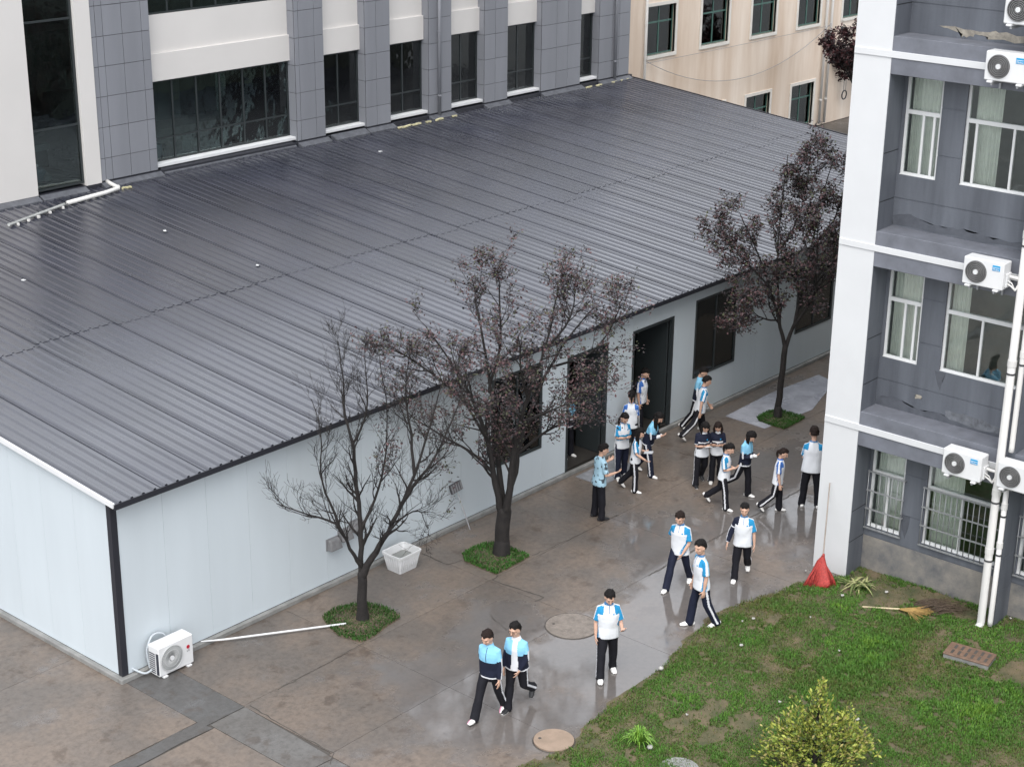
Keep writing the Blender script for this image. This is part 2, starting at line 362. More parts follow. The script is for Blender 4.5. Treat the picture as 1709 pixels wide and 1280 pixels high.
M_lawnsoil = mat('lawn_soil', (0.15, 0.112, 0.068), 0.9, col2=(0.055, 0.062, 0.026), scale=2.2, bump=0.8, bscale=30)
tag(mb.build('lawn', M_lawnsoil), kind='structure')

def grass_material(name, cols):
    m = bpy.data.materials.new(name); m.use_nodes = True; n = m.node_tree.nodes; l = m.node_tree.links; p = n['Principled BSDF']
    a = n.new('ShaderNodeAttribute'); a.attribute_name = 'tint'
    cr = n.new('ShaderNodeValToRGB'); e = cr.color_ramp.elements
    while len(e) < len(cols): e.new(0.5)
    for k, c in enumerate(cols): e[k].position = k/(len(cols)-1); e[k].color = (*c, 1)
    l.new(a.outputs['Fac'], cr.inputs['Fac']); l.new(cr.outputs[0], p.inputs['Base Color']); p.inputs['Roughness'].default_value = 0.55; p.inputs['Specular IOR Level'].default_value = 0.25
    return m
def blades(name, pts, h, wd, tint, mtl, lean=0.5, seed=3):
    """pts Nx3, h N, tint N: one bent three-triangle blade per point, as a single stuff mesh"""
    r = np.random.RandomState(seed); N = len(pts); pts = np.asarray(pts); h = np.asarray(h)[:, None]
    a = r.uniform(0, 2*np.pi, N); d = np.stack([np.cos(a), np.sin(a), np.zeros(N)], 1); s = np.stack([-np.sin(a), np.cos(a), np.zeros(N)], 1)
    ln = r.uniform(0.15, 1.0, (N, 1))*lean; W = wd*r.uniform(0.7, 1.3, (N, 1)); up = np.array([0, 0, 1.0])
    p0 = pts - s*W/2; p1 = pts + s*W/2; mid = pts + up*h*0.6 + d*h*ln*0.35; p2 = mid + s*W*0.38; p3 = mid - s*W*0.38; p4 = pts + up*h*(1 - 0.3*ln) + d*h*ln
    V = np.stack([p0, p1, p2, p3, p4], 1).reshape(-1, 3)
    b = np.arange(N)*5; F = np.stack([b, b+1, b+2, b, b+2, b+3, b+3, b+2, b+4], 1).reshape(-1, 3)
    me = bpy.data.meshes.new(name); me.vertices.add(len(V)); me.vertices.foreach_set('co', V.ravel()); me.loops.add(F.size); me.loops.foreach_set('vertex_index', F.ravel().astype(np.int32))
    me.polygons.add(len(F)); me.polygons.foreach_set('loop_start', (np.arange(len(F))*3).astype(np.int32)); me.polygons.foreach_set('loop_total', np.full(len(F), 3, np.int32)); me.update(calc_edges=True)
    at = me.attributes.new('tint', 'FLOAT', 'POINT'); at.data.foreach_set('value', np.repeat(np.asarray(tint), 5).astype(np.float32)); me.materials.append(mtl)
    o = link(name, me); return o
M_grass = grass_material('grass_blades', [(0.11, 0.085, 0.032), (0.088, 0.108, 0.024), (0.055, 0.118, 0.018), (0.060, 0.160, 0.020), (0.13, 0.235, 0.026)])
gp, gh, gt = [], [], []
r1 = random.Random(21)
for _ in range(400000):
    x = r1.uniform(2.0, 12.9); y = r1.uniform(-15.2, -6.4)
    if not inside(x, y): continue
    # keep to what the camera can see, with a margin
    if (y < -13.6 - (x-8)*0.5): continue
    bk = bare(x, y)
    if bk > 0.40 and r1.random() < 0.94: continue
    ed = edge_dist(x, y)
    if ed < 0.12 and r1.random() < 0.5: continue
    n1 = noise.noise(Vector((x*0.55, y*0.55, 11))); n2 = noise.noise(Vector((x*1.9, y*1.9, 5)))
    n3 = noise.noise(Vector((x*4.5, y*4.5, 2)))
    lush = max(0, 1 - math.hypot((x-9.0)/2.2, (y+9.6)/0.9)) + 0.8*max(0, 1 - math.hypot((x-9.2)/1.8, (y+12)/1.0)) + 0.6*max(0, 1-math.hypot((x-11)/1.6, (y+9.3)/.5))
    dens = 0.92 + 0.55*n2 + 0.4*lush
    if r1.random() > dens: continue
    gp.append((x, y, lawn_z(x, y) - 0.006)); gh.append(max(0.018, (0.040 + 0.024*n2 + 0.055*lush + 0.016*n3)*r1.uniform(0.6, 1.4)))
    gt.append(min(1, max(0, 0.53 + 0.30*n1 + 0.22*n2 + 0.16*n3 + 0.30*lush - 0.22*max(0, 0.7-ed) - 0.35*max(0, bk) + r1.gauss(0, 0.13))))
tag(blades('grass', gp, gh, 0.013, gt, M_grass, 0.9), kind='stuff')

# ---- tree pits with grass
PITS = [(4.43, -1.5, 0.66, 0.62, 0.5), (8.2, -1.58, 0.58, 0.6, 0.8), (18.95, -1.72, 0.55, 0.5, 0.6)]
for i, (cx, cy, rx, ry, g0) in enumerate(PITS):
    mb = MB(); ring = []
    sh = [(0.0, 1.0), (.5, .95), (.95, .7), (1.0, 0.1), (1.0, -0.6), (.9, -.95), (.3, -1.0), (-.5, -1.02), (-.98, -1.0), (-1.0, -.3), (-.95, .5), (-.6, .92)]
    if i == 0: sh = [(x*(1+.1*math.sin(k*2.3)), y*(1+.12*math.cos(k*1.7))) for k, (x, y) in enumerate(sh)]
    c = mb.bm.verts.new((cx, cy, 0.05)); inn = [mb.bm.verts.new((cx+a*rx*.7, cy+b*ry*.7, .035)) for a, b in sh]; outr = [mb.bm.verts.new((cx+a*rx, cy+b*ry, .004)) for a, b in sh]
    for k in range(len(sh)):
        k2 = (k+1) % len(sh); mb.bm.faces.new((c, inn[k], inn[k2])); mb.bm.faces.new((inn[k], outr[k], outr[k2], inn[k2]))
    tag(mb.build('tree_pit', M_soil), kind='structure')
    P, Hh, T = [], [], []
    poly = [(cx+a*rx, cy+b*ry) for a, b in sh]
    while len(P) < 3600:
        x = r1.uniform(cx-rx*1.1, cx+rx*1.1); y = r1.uniform(cy-ry*1.1, cy+ry*1.1)
        if not inside(x, y, poly): continue
        if r1.random() > 0.75 + 0.6*noise.noise(Vector((x*4, y*4, i))): continue
        P.append((x, y, 0.02)); Hh.append(r1.uniform(.03, .075)); T.append(min(1, max(0, g0 + 0.25*noise.noise(Vector((x*3, y*3, 4))) + r1.gauss(0, .12))))
    M_pit = grass_material('pit_grass', [(0.05, 0.05, 0.02), (0.03, 0.065, 0.014), (0.032, 0.095, 0.014), (0.04, 0.13, 0.018)]) if i == 0 else M_pit
    tag(blades('pit_grass', P, Hh, 0.016, T, M_pit, 0.8, 5+i), kind='stuff')
# ================================================================== LONG HALL
hall = thing('prefab_hall', 'long low white panel hall with dark ribbed metal roof', 'building', (0, 0, 0))
HL, HD, HT = 33.34, 14.05, 3.5
SL = 0.092; TH = math.atan(SL)
OPEN = [(9.93, 11.62, 0.98, 3.05), (12.50, 14.0, 0.09, 2.9), (14.96, 16.61, 0.09, 2.92), (17.53, 19.38, 1.04, 3.09), (22.3, 24.2, 1.04, 3.09), (26.5, 28.35, 1.04, 3.09)]
brk = [0.12, 1.1, 2.08, 3.06, 4.04, 5.02, 6.0, 6.98, 7.96, 8.94]
for a, b, z0, z1 in OPEN: brk += [a, b]
brk += [20.4, 21.35, 25.35, 29.4, 30.4, 31.4, 32.4, HL]; brk = sorted(set(brk))
def wall_panel(x0, x1, z0, z1): MB().box(x0+.0015, x1-.0015, 0.0, 0.075, z0+.0015, z1, bev=0.002).build('wall_panel', M_panel, hall)
for a, b in zip(brk[:-1], brk[1:]):
    op = [o for o in OPEN if o[0] <= a+1e-6 and b <= o[1]+1e-6]
    if op:
        o = op[0]
        if o[2] > 0.1: wall_panel(a, b, 0.09, o[2])
        wall_panel(a, b, o[3], HT)
    else: wall_panel(a, b, 0.09, HT)
ys = [0.12] + [0.12 + 0.98*k for k in range(1, 15)] + [HD]
for a, b in zip(ys[:-1], ys[1:]):
    mb = MB(); za, zb = HT + SL*a, HT + SL*b
    v = [mb.bm.verts.new(c) for c in ((0, a+.0015, .09), (0, b-.0015, .09), (0, b-.0015, zb), (0, a+.0015, za), (.075, a+.0015, .09), (.075, b-.0015, .09), (.075, b-.0015, zb), (.075, a+.0015, za))]
    for q in ((0,1,2,3),(4,5,6,7),(0,1,5,4),(1,2,6,5),(2,3,7,6),(3,0,4,7)): mb.bm.faces.new([v[i] for i in q])
    mb.build('wall_panel', M_panel, hall)
MB().box(HL-.08, HL-.005, 0.08, HD, .09, HT).build('wall_panel', M_panel, hall)
MB().box(-0.015, 0.12, -0.015, 0.10, 0.09, HT-.002, bev=.004).build('corner_post', M_dark, hall)
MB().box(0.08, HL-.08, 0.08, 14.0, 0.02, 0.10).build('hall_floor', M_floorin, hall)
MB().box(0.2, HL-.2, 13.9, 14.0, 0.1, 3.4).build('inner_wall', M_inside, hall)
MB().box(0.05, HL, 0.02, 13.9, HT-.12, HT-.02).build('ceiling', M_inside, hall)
# frames and glazing
for k, (a, b, z0, z1) in enumerate(OPEN):
    if z0 > 0.5:
        mb = MB(); t = 0.05
        mb.box(a, a+t, -.012, .06, z0, z1).box(b-t, b, -.012, .06, z0, z1).box(a+t, b-t, -.012, .06, z0, z0+t).box(a+t, b-t, -.012, .06, z1-t, z1)
        mb.box((a+b)/2-.02, (a+b)/2+.02, .0, .055, z0+t, z1-t)
        wn = mb.build('window', M_frame, hall)
        for p, q in ((a+t, (a+b)/2-.02), ((a+b)/2+.02, b-t)): MB().box(p, q, .024, .030, z0+t, z1-t).build('pane', M_glass, wn)
    else:
        mb = MB(); t = 0.06
        mb.box(a, a+t, -.014, .085, z0, z1).box(b-t, b, -.014, .085, z0, z1).box(a+t, b-t, -.014, .085, z1-t, z1)
        fr = mb.build('doorway', M_frame, hall)
        # leaf swung inwards
        mb = MB(); mb.box(b-.10, b-.065, .1, 1.05 if k == 2 else .82, z0+.02, z1-.08, bev=.004); mb.build('door_leaf', M_frame, fr)
        MB().box(b-.125, b-.10, .72, .75, 1.0, 1.25).build('handle', M_metal, fr)
# roof sheets: two rows, each sheet its own part
PW = 0.984; cache = {}
def roof_mesh(L):
    L = round(L, 3)
    if L in cache: return cache[L]
    prof = [(0.0, 0.012)]
    for k in range(4):
        c = 0.123 + 0.246*k
        prof += [(c-.040, 0.0), (c-.018, 0.034), (c+.018, 0.034), (c+.040, 0.0)]
        if k < 3: prof += [(c+.09, 0.0), (c+.094, 0.003), (c+.152, 0.003), (c+.156, 0.0)]
    prof += [(PW-.004, 0.0)]
    mb = MB(); A = [mb.bm.verts.new((x, 0, z)) for x, z in prof]; B = [mb.bm.verts.new((x, L, z)) for x, z in prof]
    a0 = mb.bm.verts.new((0, 0, -.05)); a1 = mb.bm.verts.new((PW-.004, 0, -.05)); b0_ = mb.bm.verts.new((0, L, -.05)); b1 = mb.bm.verts.new((PW-.004, L, -.05))
    for i in range(len(A)-1): mb.bm.faces.new((A[i], A[i+1], B[i+1], B[i]))
    mb.bm.faces.new([a0] + A + [a1]).material_index = 1; mb.bm.faces.new([b0_] + B + [b1]).material_index = 1
    mb.bm.faces.new((a0, a1, b1, b0_)); mb.bm.faces.new((a0, A[0], B[0], b0_)); mb.bm.faces.new((a1, A[-1], B[-1], b1))
    cache[L] = mb.mesh('roof_sheet', [M_roof, M_roofend]); return cache[L]
for i in range(34):
    x = -0.076 + PW*i; seam = rng.choice([6.32, 6.32, 6.32, 6.26, 6.18, 6.02, 6.32])
    ca = math.cos(TH)
    o = link('roof_sheet', roof_mesh((seam + .25)/ca), hall, (x, -.25, 3.555)); o.rotation_euler.x = TH + rng.uniform(-.0006, .0006)
    L2 = round((14.07 - seam)/ca, 3)
    o = link('roof_sheet', roof_mesh(L2), hall, (x, seam, 3.555 + SL*(seam+.25) + .009)); o.rotation_euler.x = TH + rng.uniform(-.0006, .0004)
MB().box(-.10, 33.38, -.285, -.262, 3.46, 3.565).box(-.06, 33.36, -.262, .0, 3.47, 3.495).build('eaves_trim', M_dark, hall)
mb = MB(); mb.obox((-.105, 6.9, 3.555 + SL*7.15 - .01), (.02, 7.2, .045), Euler((TH, 0, 0))); mb.build('verge_trim', M_white, hall)
mb = MB(); mb.obox((33.405, 6.9, 3.555 + SL*7.15 - .01), (.02, 7.2, .055), Euler((TH, 0, 0))); mb.build('verge_trim', M_roofend, hall)
# flashing along the back wall
mb = MB(); mb.box(-.1, 33.38, 14.06, 14.6, 4.70, 5.0)
mb.build('flashing', M_roofend, hall)

# ================================================================== GREY CLAD SCHOOL BUILDING
sch = thing('school_building', 'tall school building in grey stone cladding with white bands above the metal roof', 'building', (10, 14.1, 0))
sch_o = Vector((10, 14.1, 0))
def sb(mb, name, m, parent=None):
    o = mb.build(name, m, parent or sch)
    if parent is None: o.location = -sch_o
    return o
TOP = 10.7  # unseen top kept low so the roof sheets and yard mirror sky
PIL = [([10.29, 10.44, 10.66, 11.26, 11.88, 12.14], 0), ([17.22, 17.37, 17.98, 18.34], 1), ([20.03, 20.49, 21.08], 1), ([22.80, 23.28, 23.83], 1), ([25.41, 25.93, 26.55], 1), ([28.29, 29.08, 29.69, 30.40], 1), ([31.44, 32.19, 32.57, 33.2], 1)]
rows = [5.03, 5.62, 6.43, 7.23, 8.01, 8.78, 9.56, 10.36, 10.66]
YF, YR = 14.1, 14.42
tcache = {}
def tile_mesh(wd, ht, side):
    k = (round(wd, 2), round(ht, 2), side)
    if k not in tcache:
        mb = MB(); g = .007
        if side: mb.box(-.022, 0, -wd/2+g, wd/2-g, -ht/2+g, ht/2-g, bev=.003)
        else: mb.box(-wd/2+g, wd/2-g, -.022, 0, -ht/2+g, ht/2-g, bev=.003)
        tcache[k] = mb.mesh('cladding_tile', M_tile)
    return tcache[k]
core = MB()
for cols, sd_ in PIL:
    x0, x1 = cols[0], cols[-1]
    core.box(x0+.012, x1-.012, YF+.012, 16.6, 0, TOP)
    for za, zb in zip(rows[:-1], rows[1:]):
        if za > 10.3 and x0 > 13: continue
        for a, b in zip(cols[:-1], cols[1:]):
            jx, jy = rng.uniform(-.0015, .0015), rng.uniform(-.003, .003)
            o = link('cladding_tile', tile_mesh(b-a, zb-za, 0), sch, Vector(((a+b)/2, YF+.012+jy, (za+zb)/2)) - sch_o)
        if sd_:
            o = link('cladding_tile', tile_mesh(YR-YF-.02, zb-za, 1), sch, Vector((x0+.012, (YF+YR+.02)/2, (za+zb)/2)) - sch_o)
core.box(33.0, 33.19, YF+.05, 24, 0, TOP)
sb(core, 'pillar_core', M_tilejoint)
mb = MB()
for cols, sd_ in PIL: mb.box(cols[0]-.004, cols[-1]+.004, YF-.006, YF+.3, 4.86, 5.02)
sb(mb, 'pillar_base', M_dark)
mb = MB(); mb.box(-1, 33.1, 16.5, 24, 0, TOP); 
sb(mb, 'building_body', M_void)
mb = MB(); mb.box(-2, 33.15, YR+.1, 16.5, 4.6, 5.05).box(8.0, 33.15, YR+.1, 16.5, 7.5, 9.0)
sb(mb, 'floor_slab', M_inside)
mb = MB(); mb.box(8.2, 33.15, YR+.05, 24, TOP, TOP+.25); sb(mb, 'unseen_parapet', M_cream)
GAPS = [(12.14, 17.22, 6), (18.34, 20.03, 2), (21.08, 22.80, 2), (23.83, 25.41, 2), (26.55, 28.29, 2), (30.40, 31.44, 1)]
for a, b, nm in GAPS:
    for zb, zt in ((7.36, 9.11),):
        mb = MB(); mb.box(a+.004, b-.004, YR-.03, YR+.1, zb+.74, zt); mb.box(a+.003, b-.003, YR-.10, YR+.1, zb, zb+.738, bev=.004)
        sb(mb, 'spandrel_panel', M_cream)
    for z0, z1 in ((5.16, 7.355), (9.115, 10.66)):
        t = .045; mb = MB(); y0, y1 = YR+.0, YR+.07
        mb.box(a+.004, a+t, y0, y1, z0, z1).box(b-t, b-.004, y0, y1, z0, z1).box(a+t, b-t, y0, y1, z0, z0+t).box(a+t, b-t, y0, y1, z1-t, z1)
        step = (b-a-2*t)/nm; zt = z0 + .62; xsM = [a+t+step*k for k in range(nm+1)]
        for k in range(1, nm): mb.box(xsM[k]-.022, xsM[k]+.022, y0+.006, y1-.006, z0+t, z1-t)
        for k in range(nm): mb.box(xsM[k]+.022, xsM[k+1]-.022, y0+.01, y1-.01, zt-.02, zt+.02)
        wn = mb.build('window', M_frame, sch, -sch_o)
        for k in range(nm):
            MB().box(xsM[k]+.02, xsM[k+1]-.02, y0+.03, y0+.036, z0+t, z1-t).build('pane', M_glass, wn)
        if z0 < 9: MB().box(a+.004, b-.004, YF+.06, YR+.02, z0-.09, z0-.004, bev=.005).build('sill', M_white, wn)
# left wing: white panel, tall glass strip, white strip
mb = MB(); mb.box(-2.2, 8.32, 14.06, 14.35, 5.0, TOP, bev=.004); sb(mb, 'white_panel', M_cream)
mb = MB(); mb.box(9.80, 10.275, 14.06, 14.35, 5.0, TOP, bev=.004); sb(mb, 'white_panel', M_cream)
mb = MB(); mb.box(-2.2, 10.27, 14.35, 16.5, TOP-.02, TOP+.2); sb(mb, 'unseen_parapet', M_cream)
mb = MB(); x0, x1 = 8.32, 9.80
mb.box(x0+.002, x0+.06, 14.16, 14.26, 5.06, TOP).box(x1-.06, x1-.002, 14.16, 14.26, 5.06, TOP)
for z in (5.06, 6.6, 9.3): mb.box(x0+.06, x1-.06, 14.17, 14.25, z, z+.05)
wn = mb.build('window', M_frame, sch, -sch_o)
for z0, z1 in ((5.11, 6.6), (6.65, 9.3), (9.35, 10.6)): MB().box(x0+.06, x1-.06, 14.2, 14.206, z0, z1).build('pane', M_glass, wn)
# back of rooms seen dimly through the glass: partition and worktops
mb = MB(); mb.box(12.3, 17.1, 15.3, 16.3, 5.05, 5.8).box(18.4, 33, 15.4, 16.3, 5.05, 5.75)
sb(mb, 'worktop', mat('dim_wood', (0.16, 0.15, 0.14), 0.6, var=0.5, scale=4))
mb = MB(); rc = random.Random(77)
for a, b in ((12.3, 17.1), (18.5, 19.9), (21.2, 22.7), (24.0, 25.3), (26.7, 28.2), (8.5, 9.6)):
    for k in range(int((b-a)*7)):
        x = rc.uniform(a+.1, b-.1); y = rc.uniform(14.75, 15.5); z = rc.choice((5.06, 5.06, 5.8)) if y > 15.3 else 5.06; h_ = rc.uniform(.1, .55); mi = rc.choice((0, 0, 1, 2, 3, 1))
        if rc.random() < .5: mb.ball((x, y, z+h_*.5), (rc.uniform(.1, .28), .14, h_*.55), None, 2, mi)
        else: mb.box(x-rc.uniform(.05, .3), x+rc.uniform(.05, .3), y-.1, y+.1, z, z+h_*1.3, mi)
    for k in range(int(b-a)+1):
        x = rc.uniform(a, b-.4); mb.box(x, x+rc.uniform(.25, .5), 15.9, 15.94, 5.9, 7.3, rc.choice((0, 1, 1)))
o = sb(mb, 'stored_goods', [mat('goods_pale', (0.55, 0.55, 0.56), .7), mat('goods_grey', (0.16, 0.17, 0.18), .7), mat('goods_blue', (0.06, 0.13, 0.2), .6), mat('goods_brown', (0.14, 0.09, 0.06), .7)]); o['kind'] = 'stuff'
# grey rain pipes on the pillars
for x in (23.20, 32.30):
    mb = MB(); mb.tube([(x, YF-.08, 4.95), (x, YF-.08, TOP)], [.055, .055], 12, dome=False)
    for z in (5.6, 7.6, 9.6): mb.cyl((x, YF-.08, z), (0, 0, 1), .066, .05, 12)
    sb(mb, 'rain_pipe', M_tile)
M_flash = mat('flashing_grey', (0.10, 0.105, 0.12), 0.4, var=0.4, scale=6)
for a, b in ((10.25, 12.2), (12.3, 17.1), (17.2, 18.4), (18.5, 19.9), (20.0, 21.15), (22.75, 23.9), (25.35, 26.6), (28.25, 30.45), (31.4, 33.2), (-.1, 8.3), (8.35, 9.75)):
    yb = YF-.01 if (b-a) < 3 or a < 1 else YF+.2
    v = [(a, yb-.22, 4.905), (b, yb-.22, 4.905), (b, yb-.02, 5.0), (a, yb-.02, 5.0)]
    if a in (12.3, 18.5): v = [(a, yb-.3, 4.92), (b, yb-.3, 4.92), (b, yb-.05, 5.04), (a, yb-.05, 5.04)]
    mb = MB(); P = [mb.bm.verts.new(p) for p in v] + [mb.bm.verts.new((p[0], p[1], p[2]-.12)) for p in v]
    for q in ((0,1,2,3),(7,6,5,4),(0,4,5,1),(1,5,6,2),(2,6,7,3),(3,7,4,0)): mb.bm.faces.new([P[i] for i in q])
    sb(mb, 'lead_flashing', M_flash)

# drain pipe lying on the roof
dp = thing('drain_pipe', 'white plastic drain pipe with elbow lying on the metal roof', 'pipe', (10.45, 13.55, 4.84))
def rz_(x, y): return 3.565 + SL*(y+.25)
mb = MB()
def rp(x, y, dz): return Vector((x - 10.45, y - 13.55, rz_(x, y) + dz - 4.84))
mb.tube([rp(10.46, 14.12, .12), rp(10.44, 13.9, .10), rp(10.42, 13.62, .095), rp(10.36, 13.53, .09), rp(9.9, 13.43, .085), rp(8.62, 13.28, .085)], [.055]*6, 12, dome=False)
mb.cyl(rp(10.40, 13.58, .093), (.5, .5, 0), .068, .1, 14)
mb.build('pipe', M_pipe, dp)
mb = MB(); n_ = 7
A = rp(8.60, 13.28, .075); B = rp(6.55, 12.74, .06); dv = (B-A).normalized(); sv = Vector((-dv.y, dv.x, 0)).normalized(); prev = None
for e in (A, B):
    cur = []
    for k in range(n_+1):
        t = math.pi*(k/n_); cur.append(mb.bm.verts.new(e + sv*(.055*math.cos(t)) - Vector((0,0,1))*(.055*math.sin(t)) + Vector((0,0,.02))))
    if prev:
        for k in range(n_): mb.bm.faces.new((prev[k], prev[k+1], cur[k+1], cur[k]))
    prev = cur
ob = mb.build('half_pipe', mat('weathered_pvc', (0.42, 0.43, 0.42), .5, var=.35, scale=5), dp); sm = ob.modifiers.new('solid', 'SOLIDIFY'); sm.thickness = .006
for f in (.12, .35, .55, .72, .9):
    p = A.lerp(B, f); MB().obox(p + Vector((.03, -.09, -.03)), (.025, .035, .03), Euler((0, 0, rng.uniform(-.4, .4)))).build('clip', M_pipe, dp)
# litter on the roof
for k, (x, y, s_, an, lab) in enumerate([(9.38, 10.35, .13, 1.0, 'thin white scrap lying high on the left part of the metal roof'), (18.83, 12.3, .06, .2, 'small white scrap on the metal roof below the third grey pillar'), (4.75, 9.48, .05, .5, 'tiny pale scrap at the left edge of the metal roof'), (9.59, 7.14, .05, .7, 'tiny white scrap just above the roof seam')]):
    mb = MB(); mb.obox((0, 0, .03), (s_, .035, .008), Euler((.1, .12, an))); o = mb.build('paper_scrap', M_white); o.location = (x, y, rz_(x, y)); tag(o, lab, 'litter', 'scraps on the metal roof')
mb = MB(); M_tape = mat('foam_strip', (0.62, 0.58, 0.36), .8, var=.3)
def foam(x0, x1, y, lab):
    mb = MB(); n_ = 14
    for i in range(n_):
        if rng.random() < .25: continue
        xa = x0 + (x1-x0)*i/n_; mb.obox((xa, y + rng.uniform(-.05, .03), rz_(xa, y)+.035), ((x1-x0)/n_*.45, .03, .022), Euler((0, 0, rng.uniform(-.3, .3))))
    tag(mb.build('foam_strip', M_tape), lab, 'sealant')
foam(21.2, 24.1, 13.82, 'broken line of yellowish foam at the roof edge under the middle pillars')
foam(30.6, 33.1, 13.9, 'broken line of yellowish foam at the far right end of the roof')
foam(10.55, 10.85, 13.62, 'short yellowish foam blob beside the white elbow pipe')

# ================================================================== CREAM BUILDING
cr = thing('cream_building', 'stained cream rendered building with green framed windows behind the metal roof', 'building', (38, 17.1, 0)); cr_o = Vector((38, 17.1, 0))
M_beige = mat('beige_render', (0.74, 0.65, 0.56), 0.7, col2=(0.54, 0.42, 0.32), scale=0.8, streak=True, bump=.1)
M_surround = mat('pale_surround', (0.66, 0.63, 0.58), .6, var=.1)
M_green = mat('green_frame', (0.05, 0.12, 0.10), .4)
Y0 = 17.1
cw = [(38.32, 40.2, 4.7, 6.62), (42.05, 44.0, 4.7, 6.62), (45.77, 47.65, 4.7, 6.62), (49.45, 51.3, 4.7, 6.62), (53.3, 55.1, 4.7, 6.62), (38.32, 40.2, .9, 2.1), (42.05, 44.0, .2, 2.1), (45.68, 47.57, .2, 2.1), (49.33, 51.21, .2, 2.1), (38.32, 40.2, 8.3, 10.2), (42.05, 44.0, 8.3, 10.2), (45.77, 47.65, 8.3, 10.2), (49.45, 51.3, 8.3, 10.2), (53.3, 55.1, 8.3, 10.2)]
xsb = sorted({33.3, 62.0} | {v for q in cw for v in q[:2]}); mb = MB()
# wall built around its openings, column by column
for a, b in zip(xsb[:-1], xsb[1:]):
    hol = sorted([(q[2], q[3]) for q in cw if q[0] <= a+1e-6 and b <= q[1]+1e-6]); z = 0.0
    for h0, h1 in hol: mb.box(a, b, Y0, Y0+.3, z, h0); z = h1
    mb.box(a, b, Y0, Y0+.3, z, 10.8)
bmesh.ops.remove_doubles(mb.bm, verts=mb.bm.verts, dist=1e-4)
wl = mb.build('wall', M_beige, cr, -cr_o)
mb = MB(); mb.box(33.4, 62, Y0+.9, 26, 0, 10.8); mb.build('building_body', M_void, cr, -cr_o)
mb = MB(); mb.box(33.4, 62, Y0-.5, 26, 10.8, 11.2); mb.build('roof', M_beige, cr, -cr_o)
for a, b, z0, z1 in cw:
    mb = MB(); s_ = .13
    mb.box(a-s_, a, Y0-.035, Y0+.1, z0-s_, z1+s_).box(b, b+s_, Y0-.035, Y0+.1, z0-s_, z1+s_).box(a, b, Y0-.035, Y0+.1, z1, z1+s_).box(a, b, Y0-.055, Y0+.1, z0-s_, z0)
    ws = mb.build('window_surround', M_surround, cr, -cr_o)
    t = .05; mb = MB(); y0, y1 = Y0+.12, Y0+.18; zm = z0 + (z1-z0)*.66; xm = (a+b)/2
    mb.box(a, a+t, y0, y1, z0, z1).box(b-t, b, y0, y1, z0, z1).box(a+t, b-t, y0, y1, z0, z0+t).box(a+t, b-t, y0, y1, z1-t, z1).box(a+t, b-t, y0+.004, y1-.004, zm-.03, zm+.03).box(xm-.03, xm+.03, y0+.008, y1-.008, z0+t, zm-.03).box(xm-.025, xm+.025, y0+.008, y1-.008, zm+.03, z1-t)
    mb.build('window_frame', M_green, ws)
    MB().box(a+t, b-t, y0+.03, y0+.035, z0+t, z1-t).build('pane', M_glass, ws)
for x, hh, rr in ((38.12, 10.8, .055), (51.75, 10.8, .06), (52.2, 10.8, .06)):
    mb = MB(); mb.tube([(x, Y0-.1, .1), (x, Y0-.1, hh)], [rr, rr], 12, dome=False)
    for z in (1.2, 3.6, 6.0): mb.cyl((x, Y0-.1, z), (0, 0, 1), rr+.012, .06, 12)
    mb.build('downpipe', M_pipe, cr, -cr_o)
def cable(a, b, sag, label, r_=.012, parent=None, name='cable', m=M_greytext):
    a, b = Vector(a), Vector(b); pts = [a.lerp(b, t/20) - Vector((0, 0, sag*4*(t/20)*(1-t/20))) for t in range(21)]
    mb = MB(); mb.tube(pts, [r_]*21, 6); o = mb.build(name, m, parent)
    if parent is None: tag(o, label, 'cable', 'cables on the cream wall')
    return o
cable((38.15, Y0-.16, 4.55), (52.1, Y0-.16, 4.62), 1.55, 'slack cable sagging in a deep curve across the cream wall')
cable((38.15, Y0-.13, 4.47), (52.1, Y0-.13, 4.52), .03, 'taut thin cable running under the cream building windows', .009)
# porch right of the pipes
mb = MB(); mb.box(52.6, 58, Y0-1.3, Y0-.002, 2.75, 2.95); mb.box(57.8, 58, Y0-1.3, Y0-1.1, 0, 2.75); mb.build('porch', M_groove, cr, -cr_o)
lamp = thing('hoop_lamp', 'small ring shaped lamp hanging under the dark porch of the cream building', 'lamp', (53.6, Y0-.25, 1.2))
MB().torus((0, 0, 0), (0, 1, 0), .2, .03).build('ring', M_dark, lamp); MB().tube([(-.09, 0, .17), (-.09, 0, 1.55)], [.012, .012], 6).build('cord', M_greytext, lamp); MB().tube([(.09, 0, .17), (.09, 0, 1.55)], [.012, .012], 6).build('cord', M_greytext, lamp)

# ================================================================== DORMITORY
dm = thing('dormitory_building', 'blue grey dormitory block with white corner pillar and recessed window bays', 'building', (12.34, -7.5, 0)); dm_o = Vector((12.34, -7.5, 0))
def db(mb, name, m, parent=None, label=None):
    o = mb.build(name, m, parent or dm, None, label)
    if parent is None: o.location = -dm_o
    return o
XF, XB = 12.34, 12.92
DT = 18.5; FL = [0.0, 3.65, 7.30, 10.95, 14.6]
mb = MB(); mb.box(XF, 14.0, -7.52, -6.75, 0, DT, bev=.006); db(mb, 'white_pillar', M_pillar)
mb = MB(); mb.box(14.0, 44, -22, -6.76, 0, DT); db(mb, 'building_body', M_room)  # unseen height and length added to block sky over the alley
mb = MB(); mb.box(XF-.3, 44.2, -22.2, -6.5, DT, DT+.25); db(mb, 'roof', M_dormbeam)
BAYS = [(-10.62, -7.52), (-13.9, -10.76)]
